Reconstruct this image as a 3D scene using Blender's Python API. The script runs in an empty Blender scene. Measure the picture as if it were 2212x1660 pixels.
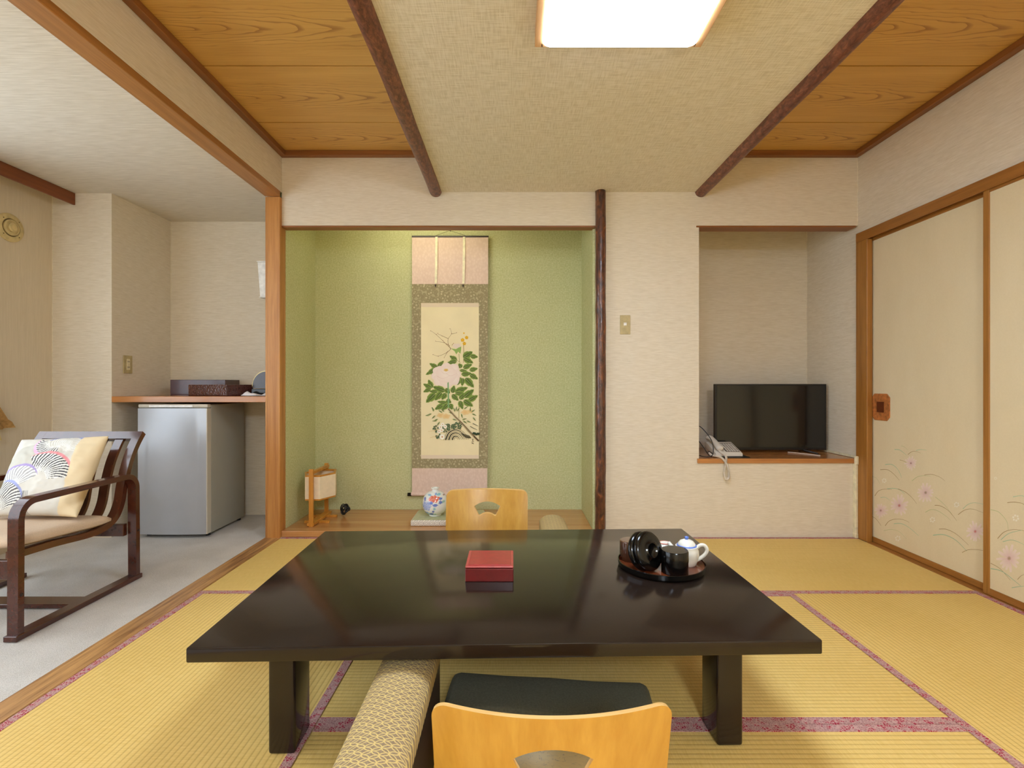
import bpy, bmesh, math, random
from mathutils import Vector, Matrix, noise as mnoise
random.seed(7)
PI = math.pi
sc = bpy.context.scene
COL = sc.collection

# ------------------------------------------------------------------ camera, world, light, exposure
F = 1080.0; CH = 0.94                     # focal length in pixels of the 2212-wide frame, eye height in metres
cam_d = bpy.data.cameras.new('camera'); cam = bpy.data.objects.new('camera', cam_d); COL.objects.link(cam)
cam_d.sensor_width = 36.0; cam_d.lens = 36.0 * F / 2212.0; cam_d.clip_start = 0.02
cam.location = (0, 0, CH); cam.rotation_euler = (PI / 2, 0, 0)
sc.camera = cam
sc.view_settings.view_transform = 'Standard'; sc.view_settings.look = 'None'
sc.view_settings.gamma = 1.0; sc.view_settings.use_curve_mapping = False
sc.view_settings.exposure = 0.43
sc.cycles.use_denoising = True
sc.cycles.max_bounces = 10; sc.cycles.diffuse_bounces = 6; sc.cycles.glossy_bounces = 4
sc.cycles.sample_clamp_indirect = 6.0; sc.cycles.caustics_reflective = False; sc.cycles.caustics_refractive = False
world = bpy.data.worlds.new('world'); sc.world = world; world.use_nodes = True
world.node_tree.nodes['Background'].inputs[0].default_value = (0.80, 0.90, 1.0, 1)
world.node_tree.nodes['Background'].inputs[1].default_value = 3.0
LAMP_MAIN = 21.5; FILL_SIDE = 14.5; LAMP_ALCOVE = 15.0; FILL_REAR = 92.0  # side and rear strengths are for added, unseen lamps


def lin(c):
    return tuple(((v / 255.0) / 12.92 if v / 255.0 <= 0.04045 else (((v / 255.0) + 0.055) / 1.055) ** 2.4) for v in c)


# ------------------------------------------------------------------ materials
class M:
    def __init__(s, name, rough=0.5, spec=0.5, metallic=0.0, coat=0.0):
        s.m = bpy.data.materials.new(name); s.m.use_nodes = True
        s.t = s.m.node_tree; s.N = s.t.nodes; s.L = s.t.links
        s.b = s.N['Principled BSDF']
        s.b.inputs['Roughness'].default_value = rough
        s.b.inputs['Specular IOR Level'].default_value = spec
        s.b.inputs['Metallic'].default_value = metallic
        s.b.inputs['Coat Weight'].default_value = coat
        s.b.inputs['Coat Roughness'].default_value = 0.08

    def pos(s, scale=(1, 1, 1), local=False, rot=(0, 0, 0)):
        if local:
            g = s.N.new('ShaderNodeTexCoord'); o = g.outputs['Object']
        else:
            g = s.N.new('ShaderNodeNewGeometry'); o = g.outputs['Position']
        mp = s.N.new('ShaderNodeMapping'); mp.inputs['Scale'].default_value = scale; mp.inputs['Rotation'].default_value = rot
        s.L.new(o, mp.inputs['Vector']); return mp.outputs[0]

    def noise(s, vec, scale=1, detail=3, rough=0.5, dist=0):
        n = s.N.new('ShaderNodeTexNoise'); n.inputs['Scale'].default_value = scale; n.inputs['Detail'].default_value = detail
        n.inputs['Roughness'].default_value = rough; n.inputs['Distortion'].default_value = dist
        s.L.new(vec, n.inputs['Vector']); return n.outputs['Fac']

    def voro(s, vec, scale=1, feature='F1', out='Distance'):
        n = s.N.new('ShaderNodeTexVoronoi'); n.feature = feature; n.inputs['Scale'].default_value = scale
        s.L.new(vec, n.inputs['Vector']); return n.outputs[out]

    def math(s, op, a, b=None, c=None):
        n = s.N.new('ShaderNodeMath'); n.operation = op
        for i, v in enumerate((a, b, c)):
            if v is None: continue
            if isinstance(v, (int, float)): n.inputs[i].default_value = v
            else: s.L.new(v, n.inputs[i])
        return n.outputs[0]

    def ramp(s, fac, stops):
        n = s.N.new('ShaderNodeValToRGB'); e = n.color_ramp.elements
        while len(e) < len(stops): e.new(0.5)
        for i, (p, c) in enumerate(stops):
            e[i].position = p; e[i].color = (*lin(c), 1)
        s.L.new(fac, n.inputs[0]); return n.outputs[0]

    def mix(s, fac, a, b, mode='MIX'):
        n = s.N.new('ShaderNodeMix'); n.data_type = 'RGBA'; n.blend_type = mode
        if isinstance(fac, (int, float)): n.inputs[0].default_value = fac
        else: s.L.new(fac, n.inputs[0])
        for i, v in ((6, a), (7, b)):
            if isinstance(v, tuple): n.inputs[i].default_value = (*lin(v), 1)
            else: s.L.new(v, n.inputs[i])
        return n.outputs[2]

    def col(s, c):
        if isinstance(c, tuple): s.b.inputs['Base Color'].default_value = (*lin(c), 1)
        else: s.L.new(c, s.b.inputs['Base Color'])
        return s

    def bump(s, h, dist=0.001, strength=0.5):
        n = s.N.new('ShaderNodeBump'); n.inputs['Distance'].default_value = dist; n.inputs['Strength'].default_value = strength
        s.L.new(h, n.inputs['Height']); s.L.new(n.outputs[0], s.b.inputs['Normal']); return s

    def emit(s, c, k):
        s.b.inputs['Emission Color'].default_value = (*c, 1); s.b.inputs['Emission Strength'].default_value = k; return s


def plain(name, c, rough=0.5, spec=0.5, metallic=0.0, coat=0.0, mott=0.06, ms=40):
    m = M(name, rough, spec, metallic, coat)
    n = m.noise(m.pos((ms, ms, ms)), 1, 3)
    lo = tuple(max(0, v * (1 - mott)) for v in c); hi = tuple(min(255, v * (1 + mott)) for v in c)
    m.col(m.ramp(n, [(0.3, lo), (0.7, hi)])); return m.m


def wood(name, c1, c2, axis='x', rough=0.35, sc_=1.0, spec=0.5, coat=0.0, local=False):
    m = M(name, rough, spec, 0, coat)
    a = {'x': (1.2, 26, 26), 'y': (26, 1.2, 26), 'z': (26, 26, 1.2)}[axis]
    a = tuple(v * sc_ for v in a)
    p = m.pos(a, local)
    n1 = m.noise(p, 1.0, 5, 0.6, 0.6)
    p2 = m.pos(tuple(v * 5 for v in a), local)
    n2 = m.noise(p2, 1.0, 3, 0.6)
    f = m.math('ADD', m.math('MULTIPLY', n1, 0.7), m.math('MULTIPLY', n2, 0.3))
    m.col(m.ramp(f, [(0.36, c1), (0.64, c2)]))
    m.bump(n2, 0.0004, 0.4)
    return m.m


def wallpaper(name, base, lo, hi, vertical=False):
    m = M(name, 0.9, 0.15)
    s1 = (13, 13, 190) if not vertical else (120, 120, 5)
    n = m.noise(m.pos(s1), 1, 4, 0.6)
    s2 = (26, 26, 420) if not vertical else (420, 420, 18)
    n2 = m.noise(m.pos(s2), 1, 2, 0.5)
    f = m.math('ADD', m.math('MULTIPLY', n, 0.6), m.math('MULTIPLY', n2, 0.4))
    m.col(m.ramp(f, [(0.36, lo), (0.5, base), (0.64, hi)]))
    m.bump(f, 0.0006, 0.3)
    return m.m


MAT = {}
MAT['paper'] = wallpaper('wall_paper_cream', (219, 208, 187), (211, 199, 177), (226, 216, 198))
MAT['paper_plain'] = wallpaper('wall_paper_plain', (212, 198, 172), (208, 194, 168), (216, 202, 177), True)
MAT['side_ceiling'] = wallpaper('side_ceiling_paper', (218, 208, 188), (203, 192, 170), (230, 221, 202))
# side ceiling: stretch along x with fine y lines
m = M('side_ceiling_weave', 0.9, 0.15)
n = m.noise(m.pos((10, 170, 10)), 1, 4, 0.6); m.col(m.ramp(n, [(0.35, (206, 197, 180)), (0.65, (224, 216, 201))])); m.bump(n, 0.0008, 0.35); MAT['side_ceiling'] = m.m
m = M('linen_ceiling', 0.9, 0.15)
a = m.noise(m.pos((16, 230, 1)), 1, 1, 0.4); b = m.noise(m.pos((230, 16, 1)), 1, 1, 0.4)
f = m.math('ADD', m.math('MULTIPLY', a, 0.55), m.math('MULTIPLY', b, 0.45))
m.col(m.ramp(f, [(0.38, (212, 203, 180)), (0.5, (224, 216, 196)), (0.62, (232, 225, 208))])); m.bump(f, 0.0008, 0.4); MAT['linen'] = m.m
m = M('alcove_green', 0.85, 0.2)
n = m.noise(m.pos((95, 95, 95)), 1, 4, 0.7); n2 = m.noise(m.pos((9, 9, 9)), 1, 2)
f = m.math('ADD', m.math('MULTIPLY', n, 0.92), m.math('MULTIPLY', n2, 0.08))
m.col(m.ramp(f, [(0.30, (176, 178, 124)), (0.5, (194, 195, 146)), (0.70, (212, 211, 168))])); m.bump(n, 0.001, 0.4); MAT['green'] = m.m
# tatami along y (ribs run with the mat) and along x
for ax in 'xy':
    m = M('tatami_' + ax, 0.62, 0.3)
    g = m.N.new('ShaderNodeNewGeometry'); sp = m.N.new('ShaderNodeSeparateXYZ'); m.L.new(g.outputs['Position'], sp.inputs[0])
    u = sp.outputs[0] if ax == 'y' else sp.outputs[1]
    wv = m.math('ABSOLUTE', m.math('SINE', m.math('MULTIPLY', u, PI / 0.0165)))
    wv = m.math('POWER', wv, 0.45)
    fine = m.noise(m.pos((300, 24, 1) if ax == 'x' else (24, 300, 1)), 1, 3, 0.6)
    big = m.noise(m.pos((1.6, 1.6, 1)), 1, 2)
    f = m.math('ADD', m.math('MULTIPLY', fine, 0.6), m.math('MULTIPLY', big, 0.4))
    c = m.ramp(f, [(0.35, (216, 182, 100)), (0.65, (232, 202, 126))])
    dk = m.ramp(wv, [(0.30, (226, 218, 204)), (0.85, (255, 255, 255))])
    m.col(m.mix(1.0, c, dk, 'MULTIPLY'))
    hh = m.math('ADD', wv, m.math('MULTIPLY', fine, 0.25))
    m.bump(hh, 0.002, 0.35)
    MAT['tatami_' + ax] = m.m
m = M('mat_border_cloth', 0.8, 0.2)
v1 = m.voro(m.pos((150, 150, 1)), 1, 'DISTANCE_TO_EDGE'); v2 = m.noise(m.pos((34, 52, 1), rot=(0, 0, 0.6)), 1, 1)
patch = m.ramp(v2, [(0.50, (0, 0, 0)), (0.56, (255, 255, 255))])
c = m.mix(patch, (164, 122, 120), (160, 44, 66))
fl = m.ramp(v1, [(0.06, (255, 255, 255)), (0.14, (0, 0, 0))])
c = m.mix(fl, c, (192, 154, 146)); m.col(c); m.bump(v1, 0.0005, 0.3); MAT['border'] = m.m
m = M('carpet_grey', 0.95, 0.1)
n = m.noise(m.pos((420, 420, 420)), 1, 3, 0.7); n2 = m.noise(m.pos((5, 5, 5)), 1, 2)
f = m.math('ADD', m.math('MULTIPLY', n, 0.8), m.math('MULTIPLY', n2, 0.2))
m.col(m.ramp(f, [(0.36, (184, 179, 170)), (0.64, (236, 232, 226))])); m.bump(n, 0.003, 0.8); MAT['carpet'] = m.m
# ceiling boards with cathedral grain (object space: x along the board, y across)
m = M('cedar_board', 0.42, 0.4)
tc = m.N.new('ShaderNodeTexCoord'); sp = m.N.new('ShaderNodeSeparateXYZ'); m.L.new(tc.outputs['Object'], sp.inputs[0])
warp = m.noise(m.pos((2.2, 7, 1), True), 1, 2); warp2 = m.noise(m.pos((5, 22, 1), True), 1, 2)
X_, Y_ = sp.outputs[0], sp.outputs[1]
xx = m.math('ADD', X_, m.math('MULTIPLY', m.math('SUBTRACT', warp, 0.5), 0.5))
yy = m.math('ADD', Y_, m.math('MULTIPLY', m.math('SUBTRACT', warp2, 0.5), 0.05))
xm = m.math('MULTIPLY', m.math('ADD', xx, 0.12), 0.085)
d = m.math('SQRT', m.math('ADD', m.math('MULTIPLY', yy, yy), m.math('MULTIPLY', xm, xm)))
fr = m.math('FRACT', m.math('MULTIPLY', m.math('POWER', d, 0.8), 48.0))
line = m.ramp(fr, [(0.0, (255, 255, 255)), (0.10, (225, 225, 225)), (0.26, (0, 0, 0)), (0.97, (0, 0, 0))])
line2 = m.math('MULTIPLY', line, 0.58)
fadeY = m.ramp(m.math('ABSOLUTE', yy), [(0.0, (255, 255, 255)), (0.07, (235, 235, 235)), (0.13, (120, 120, 120)), (0.2, (60, 60, 60))])
line3 = m.math('MULTIPLY', line2, fadeY)
fine = m.noise(m.pos((2, 240, 1), True), 1, 3, 0.6); wide = m.noise(m.pos((1.5, 14, 1), True), 1, 2)
f = m.math('ADD', m.math('MULTIPLY', fine, 0.5), m.math('MULTIPLY', wide, 0.5))
c = m.ramp(f, [(0.35, (200, 153, 80)), (0.65, (218, 174, 98))])
m.col(m.mix(line3, c, (116, 56, 18))); m.bump(fine, 0.0004, 0.3); MAT['board'] = m.m

MAT['beam'] = wood('stained_beam', (146, 98, 48), (176, 122, 66), 'y', 0.4)
MAT['post'] = wood('stained_post', (164, 106, 50), (198, 142, 76), 'z', 0.38)
MAT['frame_z'] = wood('door_frame_vertical', (142, 92, 34), (174, 120, 54), 'z', 0.4)
MAT['frame_y'] = wood('door_frame_along', (140, 90, 34), (170, 114, 52), 'y', 0.4)
MAT['trim_x'] = wood('trim_across', (124, 76, 36), (150, 96, 50), 'x', 0.45)
MAT['trim_y'] = wood('trim_along', (122, 76, 34), (148, 94, 48), 'y', 0.45)
MAT['sill'] = wood('worn_sill', (122, 78, 38), (206, 158, 98), 'y', 0.45, 2.0)
MAT['pelmet'] = wood('pelmet_wood', (110, 58, 24), (132, 72, 34), 'y', 0.45)
MAT['alcove_floor'] = wood('alcove_floor_wood', (172, 116, 62), (202, 148, 92), 'x', 0.22, 0.5, 0.5, 0.3)
MAT['shelf_wood'] = wood('red_shelf_wood', (166, 106, 52), (194, 132, 74), 'x', 0.25, 1.0, 0.5, 0.3)
# knotty, peeling bark of the alcove post
m = M('bark_post', 0.32, 0.5, 0, 0.35)
n = m.noise(m.pos((34, 34, 13)), 1, 5, 0.62, 0.8); n2 = m.noise(m.pos((60, 60, 26)), 1, 3, 0.6)
m.col(m.ramp(n, [(0.36, (52, 28, 20)), (0.48, (82, 46, 30)), (0.58, (104, 58, 34)), (0.70, (156, 92, 46))]))
m.bump(m.math('ADD', n, m.math('MULTIPLY', n2, 0.3)), 0.006, 0.7); MAT['bark'] = m.m
m = M('log_stain', 0.4, 0.5, 0, 0.15)
n = m.noise(m.pos((70, 30, 70)), 1, 5, 0.7, 0.5)
m.col(m.ramp(n, [(0.34, (72, 34, 22)), (0.5, (108, 60, 42)), (0.62, (132, 78, 54)), (0.74, (160, 104, 70))])); m.bump(n, 0.002, 0.5); MAT['log'] = m.m
m = M('black_lacquer', 0.17, 0.42, 0, 0.0)
n = m.noise(m.pos((3, 3, 3)), 1, 3); m.col(m.ramp(n, [(0.3, (30, 22, 18)), (0.7, (36, 27, 22))]))
rr = m.ramp(m.noise(m.pos((7, 7, 7)), 1, 3), [(0.3, (92, 92, 92)), (0.7, (118, 118, 118))]); m.L.new(rr, m.b.inputs['Roughness']); m.b.inputs['Coat Roughness'].default_value = 0.22
MAT['table'] = m.m
MAT['ply'] = wood('honey_ply', (184, 132, 46), (206, 158, 68), 'z', 0.3, 0.5, 0.5, 0.35)
m = M('seat_print_cloth', 0.85, 0.2); v = m.noise(m.pos((22, 60, 22)), 1, 2, 0.5, 1.5); m.col(m.ramp(v, [(0.40, (252, 242, 206)), (0.495, (252, 242, 206)), (0.505, (196, 196, 190)), (0.515, (252, 242, 206))])); MAT['seat_print'] = m.m
MAT['ply_edge'] = wood('ply_edge', (222, 176, 104), (240, 200, 132), 'x', 0.4)
MAT['dark_wood'] = plain('dark_brown_wood', (42, 24, 16), 0.4)
MAT['chairwood'] = wood('mahogany_bentwood', (60, 25, 14), (78, 33, 18), 'y', 0.22, 1, 0.5, 0.4)
MAT['chairwood_z'] = wood('mahogany_bentwood_upright', (56, 23, 15), (86, 38, 22), 'z', 0.2, 1, 0.6, 1.0)
MAT['cushion_dark'] = plain('dark_olive_cloth', (88, 86, 70), 0.85, 0.3, 0, 0, 0.08, 200)
MAT['seat_cloth'] = plain('beige_seat_cloth', (206, 182, 156), 0.9, 0.2, 0, 0, 0.04, 300)
MAT['fridge'] = plain('fridge_silver', (176, 178, 182), 0.32, 0.6, 0.25, 0, 0.01, 10)
MAT['fridge_side'] = plain('fridge_grey_side', (158, 154, 140), 0.5, 0.4, 0, 0, 0.01, 10)
MAT['fridge_trim'] = plain('fridge_beige_trim', (198, 190, 172), 0.45, 0.4, 0, 0, 0.01)
MAT['black'] = plain('black_plastic', (22, 21, 20), 0.35, 0.5)
MAT['black_gloss'] = plain('black_gloss', (12, 11, 10), 0.14, 0.42, 0, 0.0)
MAT['screen'] = plain('tv_screen', (16, 16, 15), 0.16, 0.6, 0, 0.3, 0.02)
MAT['phone'] = plain('phone_white', (216, 208, 196), 0.45, 0.5, 0, 0, 0.01)
MAT['key'] = plain('phone_key', (206, 200, 190), 0.5)
MAT['keypad'] = plain('phone_keypad_brown', (104, 92, 82), 0.55)
MAT['cord_white'] = plain('white_cord', (222, 212, 196), 0.5)
MAT['duct'] = plain('cream_duct', (226, 216, 182), 0.5)
MAT['plate'] = plain('olive_switch_plate', (182, 164, 116), 0.45, 0.5)
MAT['socket'] = plain('socket_cream', (224, 212, 172), 0.45)
MAT['vent'] = plain('vent_cream', (208, 188, 134), 0.5)
MAT['vent_dark'] = plain('vent_dark_brown', (110, 92, 54), 0.6)  # darker brown of the vent throat and screws
MAT['lampframe'] = wood('pale_lamp_wood', (186, 138, 86), (206, 160, 110), 'y', 0.45)
MAT['white_box'] = plain('white_metal', (232, 230, 224), 0.4)
MAT['towel'] = plain('white_towel', (236, 230, 230), 0.95, 0.1, 0, 0, 0.03, 300)
MAT['tray_red'] = plain('red_brown_lacquer', (70, 26, 20), 0.25, 0.5, 0, 0.3)
m = M('hammered_lacquer', 0.22, 0.6, 0, 0.6)
v = m.voro(m.pos((90, 90, 90)), 1); m.col((78, 40, 34)); m.bump(v, 0.004, 0.8); MAT['hammered'] = m.m
MAT['gold'] = plain('cream_gold_edge', (214, 190, 128), 0.35, 0.5, 0.3)
MAT['smoke'] = plain('smoked_lid', (56, 40, 32), 0.16, 0.5, 0, 0.1)
MAT['red'] = plain('red_lacquer_top', (150, 34, 40), 0.3, 0.5, 0, 0.3, 0.05, 60)
MAT['red_dark'] = plain('dark_red_lacquer', (104, 20, 22), 0.3, 0.5, 0, 0.3, 0.05)
MAT['red_edge'] = plain('worn_red_edge', (168, 66, 60), 0.35)
MAT['tray_in'] = plain('amber_tray_inside', (104, 50, 26), 0.16, 0.5, 0, 0.3)
MAT['can_reflections'] = plain('lacquer_can_reflections', (92, 62, 46), 0.12, 0.6, 0.2, 0.6)  # brown stands in for reflections on dark lacquer
MAT['porcelain'] = plain('white_porcelain', (226, 226, 216), 0.16, 0.5, 0, 0.4, 0.01)
MAT['blue'] = plain('blue_glaze', (92, 124, 206), 0.2)
MAT['pinkglaze'] = plain('red_glaze', (196, 120, 108), 0.2)
MAT['amber'] = wood('lamp_amber_wood', (182, 118, 36), (212, 150, 62), 'z', 0.3)
MAT['shade'] = plain('paper_shade', (236, 220, 192), 0.8, 0.2, 0, 0, 0.02)
m = M('door_paper', 0.85, 0.2)
n = m.noise(m.pos((3, 9, 3)), 1, 3); n2 = m.noise(m.pos((140, 140, 140)), 1, 2)
f = m.math('ADD', m.math('MULTIPLY', n, 0.6), m.math('MULTIPLY', n2, 0.4)); m.col(m.ramp(f, [(0.3, (220, 204, 168)), (0.7, (226, 211, 177))])); MAT['doorpaper'] = m.m
MAT['pull'] = plain('burl_door_pull', (170, 106, 56), 0.4, 0.5, 0, 0, 0.18, 60)
MAT['pull_dark'] = plain('pull_recess', (96, 46, 20), 0.35)
m = M('scroll_pink', 0.8, 0.2); n = m.voro(m.pos((70, 70, 50)), 1); m.col(m.ramp(n, [(0.1, (228, 204, 188)), (0.7, (220, 194, 177))])); MAT['scroll_pink'] = m.m
m = M('scroll_brocade', 0.7, 0.3)
v = m.voro(m.pos((44, 44, 44)), 1); n = m.noise(m.pos((260, 260, 260)), 1, 2)
f = m.math('ADD', v, m.math('MULTIPLY', m.math('SUBTRACT', n, 0.5), 0.7))
m.col(m.ramp(f, [(0.16, (196, 184, 148)), (0.30, (158, 146, 110)), (0.62, (142, 130, 96)), (0.75, (174, 162, 126))])); MAT['brocade'] = m.m
MAT['ribbon'] = plain('cream_ribbon', (240, 232, 198), 0.7)
MAT['stand_green'] = plain('sage_cloth', (186, 186, 146), 0.8, 0.2, 0, 0, 0.03)
m = M('stand_brocade', 0.7, 0.3)
tcp = m.pos((1, 1, 1)); sp = m.N.new('ShaderNodeSeparateXYZ'); m.L.new(tcp, sp.inputs[0])
u = m.math('MULTIPLY', m.math('SUBTRACT', m.math('FRACT', m.math('MULTIPLY', m.math('ADD', sp.outputs[0], sp.outputs[1]), 30.0)), 0.5), 2.0)
w = m.math('MULTIPLY', m.math('SUBTRACT', sp.outputs[2], 0.0585), 55.0)
d = m.math('SQRT', m.math('ADD', m.math('MULTIPLY', u, u), m.math('MULTIPLY', w, w)))
rg = m.math('ABSOLUTE', m.math('SINE', m.math('MULTIPLY', d, 7.0)))
m.col(m.ramp(rg, [(0.2, (150, 138, 126)), (0.6, (232, 224, 208))])); MAT['stand_brocade'] = m.m
# armrest cloth with interlocking rings
m = M('ring_cloth', 0.75, 0.25)
mp0 = m.pos((1, 1.7, 1)); mq = m.N.new('ShaderNodeMapping'); mq.inputs['Rotation'].default_value = (0, 0, PI / 4); m.L.new(mp0, mq.inputs['Vector']); mp = mq.outputs[0]; sp = m.N.new('ShaderNodeSeparateXYZ'); m.L.new(mp, sp.inputs[0])
S_ = 1 / 0.0226
fu = m.math('FRACT', m.math('MULTIPLY', sp.outputs[0], S_)); fv = m.math('FRACT', m.math('MULTIPLY', sp.outputs[1], S_))
best = None
for cx, cy in ((0, 0), (1, 0), (0, 1), (1, 1)):
    du = m.math('SUBTRACT', fu, cx); dv = m.math('SUBTRACT', fv, cy)
    dd = m.math('SQRT', m.math('ADD', m.math('MULTIPLY', du, du), m.math('MULTIPLY', dv, dv)))
    e = m.math('ABSOLUTE', m.math('SUBTRACT', dd, 0.707)); best = e if best is None else m.math('MINIMUM', best, e)
n = m.noise(m.pos((300, 300, 300)), 1, 2)
gnd = m.ramp(n, [(0.3, (132, 112, 84)), (0.7, (158, 138, 110))])
lm = m.ramp(best, [(0.045, (255, 255, 255)), (0.085, (0, 0, 0))])
m.col(m.mix(lm, gnd, (208, 184, 118))); m.bump(lm, 0.0008, 0.5); MAT['rings'] = m.m
MAT['curtain'] = plain('curtain_ochre', (176, 138, 84), 0.85, 0.2, 0, 0, 0.08, 90)
MAT['lace'] = plain('lace_curtain', (206, 186, 130), 0.9, 0.2, 0, 0, 0.08, 300)
MAT['glass_frame'] = plain('aluminium_window', (120, 112, 100), 0.4, 0.5, 0.5)
m = M('print_paint', 0.8, 0.2); at = m.N.new('ShaderNodeAttribute'); at.attribute_name = 'paint'; m.L.new(at.outputs['Color'], m.b.inputs['Base Color']); MAT['paint'] = m.m
m = M('glazed_paint', 0.15, 0.5, 0, 0.4); at = m.N.new('ShaderNodeAttribute'); at.attribute_name = 'paint'; m.L.new(at.outputs['Color'], m.b.inputs['Base Color']); MAT['glazed'] = m.m
m = M('ply_ash', 0.9)
m = M('ceiling_lamp_glow', 0.4); m.col((250, 252, 255)); m.emit((0.80, 0.95, 1.16), LAMP_MAIN); MAT['glow'] = m.m
m = M('side_fill_glow', 0.4); m.col((250, 250, 250)); m.emit((0.94, 0.96, 1.0), FILL_SIDE); MAT['fill_side'] = m.m
m = M('alcove_tube_glow', 0.4); m.col((250, 250, 245)); m.emit((1.0, 0.97, 0.78), LAMP_ALCOVE); MAT['glow_tube'] = m.m
m = M('rear_fill_glow', 0.4); m.col((250, 250, 250)); m.emit((0.82, 0.96, 1.20), FILL_REAR); MAT['fill_rear'] = m.m
m = M('window_glass', 0.0); m.b.inputs['Transmission Weight'].default_value = 1.0; m.b.inputs['IOR'].default_value = 1.02; MAT['glass'] = m.m

# ------------------------------------------------------------------ mesh helpers
LOCAL = set()


def tag(o, label=None, cat=None, group=None, kind=None):
    if label: o['label'] = label
    if cat: o['category'] = cat
    if group: o['group'] = group
    if kind: o['kind'] = kind
    return o


def empty(name, loc, label=None, cat=None, rz=0.0, group=None, kind=None, local=False):
    o = bpy.data.objects.new(name, None); o.empty_display_size = 0.05; COL.objects.link(o)
    o.location = loc; o.rotation_euler = (0, 0, rz)
    if local or rz: LOCAL.add(o.name)
    return tag(o, label, cat, group, kind)


class B:
    """collects shapes, then links them as one mesh object"""
    def __init__(s): s.bm = bmesh.new()

    def box(s, x0, x1, y0, y1, z0, z1, bev=0.0, seg=1, mi=0):
        bm = s.bm
        vs = [bm.verts.new((x, y, z)) for x in (x0, x1) for y in (y0, y1) for z in (z0, z1)]
        fs = [bm.faces.new([vs[i] for i in q]) for q in ((0, 1, 3, 2), (4, 6, 7, 5), (0, 4, 5, 1), (2, 3, 7, 6), (0, 2, 6, 4), (1, 5, 7, 3))]
        for f in fs: f.material_index = mi
        if bev > 0:
            es = list({e for f in fs for e in f.edges})
            bmesh.ops.bevel(bm, geom=es, offset=bev, segments=seg, affect='EDGES', profile=0.5, clamp_overlap=True)
        return s

    def poly(s, pts, mi=0):
        f = s.bm.faces.new([s.bm.verts.new(p) for p in pts]); f.material_index = mi; return f

    def prism(s, pts2, plane, a0, a1, mi=0, bev=0.0):
        """closed 2D outline in plane 'xz','yz' or 'xy', extruded from a0 to a1 on the third axis"""
        def P(u, v, a): return {'xz': (u, a, v), 'yz': (a, u, v), 'xy': (u, v, a)}[plane]
        bm = s.bm
        A = [bm.verts.new(P(u, v, a0)) for u, v in pts2]; C_ = [bm.verts.new(P(u, v, a1)) for u, v in pts2]
        n = len(pts2); fs = [bm.faces.new(A), bm.faces.new(C_[::-1])]
        for i in range(n): fs.append(bm.faces.new((A[i], C_[i], C_[(i + 1) % n], A[(i + 1) % n])))
        for f in fs: f.material_index = mi
        if bev:
            es = list({e for e in fs[0].edges} | {e for e in fs[1].edges})
            bmesh.ops.bevel(bm, geom=es, offset=bev, segments=2, affect='EDGES', profile=0.5, clamp_overlap=True)
        return s

    def bent(s, path, t, x0, x1, closed=False):
        """laminated strip: 2D path (y,z), thickness t, wide from x0 to x1"""
        n = len(path); L, R = [], []
        for i, (y, z) in enumerate(path):
            a = path[max(i - 1, 0)]; b = path[min(i + 1, n - 1)]
            d = Vector((b[0] - a[0], b[1] - a[1])).normalized(); nx, ny = -d.y, d.x
            L.append((y + nx * t / 2, z + ny * t / 2)); R.append((y - nx * t / 2, z - ny * t / 2))
        bm = s.bm; ring = []
        for (a, b) in zip(L, R):
            ring.append([bm.verts.new(v) for v in ((x0, *a), (x1, *a), (x1, *b), (x0, *b))])
        for i in range(n - 1):
            for k in range(4): bm.faces.new((ring[i][k], ring[i + 1][k], ring[i + 1][(k + 1) % 4], ring[i][(k + 1) % 4]))
        bm.faces.new(ring[0]); bm.faces.new(ring[-1][::-1]); return s

    def lathe(s, prof, c=(0, 0, 0), seg=48, axis=None, mi=0):
        """prof: list of (r,z). axis: matrix to orient"""
        bm = s.bm; rings = []
        mt = axis or Matrix.Identity(4)
        for r, z in prof:
            if r < 1e-6: rings.append([bm.verts.new(Vector(c) + (mt @ Vector((0, 0, z))))])
            else: rings.append([bm.verts.new(Vector(c) + (mt @ Vector((r * math.cos(2 * PI * k / seg), r * math.sin(2 * PI * k / seg), z)))) for k in range(seg)])
        for a, b in zip(rings, rings[1:]):
            if len(a) == 1 and len(b) == 1: continue
            for k in range(seg):
                k2 = (k + 1) % seg
                if len(a) == 1: f = bm.faces.new((a[0], b[k2], b[k]))
                elif len(b) == 1: f = bm.faces.new((a[k], a[k2], b[0]))
                else: f = bm.faces.new((a[k], a[k2], b[k2], b[k]))
                f.material_index = mi
        return s

    def tube(s, path, r, seg=8, mi=0, flat=None):
        """round tube through 3D points; r number or list"""
        bm = s.bm; n = len(path); P = [Vector(p) for p in path]; rings = []
        up = Vector((0, 0, 1))
        prev = None
        for i in range(n):
            d = (P[min(i + 1, n - 1)] - P[max(i - 1, 0)]).normalized()
            if prev is None:
                a = d.cross(up if abs(d.z) < 0.9 else Vector((0, 1, 0))).normalized()
            else:
                a = (prev - d * prev.dot(d)).normalized()
            prev = a; b = d.cross(a)
            rr = r[i] if isinstance(r, (list, tuple)) else r
            rings.append([bm.verts.new(P[i] + a * (rr * math.cos(2 * PI * k / seg)) + b * (rr * (flat or 1) * math.sin(2 * PI * k / seg))) for k in range(seg)])
        for a, b in zip(rings, rings[1:]):
            for k in range(seg): f = bm.faces.new((a[k], a[(k + 1) % seg], b[(k + 1) % seg], b[k])); f.material_index = mi
        bm.faces.new(rings[0][::-1]); bm.faces.new(rings[-1]); return s

    def grid(s, nu, nv, fn, mi=0, close_u=False):
        bm = s.bm
        V = [[bm.verts.new(fn(i / nu, j / nv)) for j in range(nv + 1)] for i in range(nu + (0 if close_u else 1))]
        for i in range(nu):
            i2 = (i + 1) % nu if close_u else i + 1
            for j in range(nv): f = bm.faces.new((V[i][j], V[i2][j], V[i2][j + 1], V[i][j + 1])); f.material_index = mi
        return V

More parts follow.
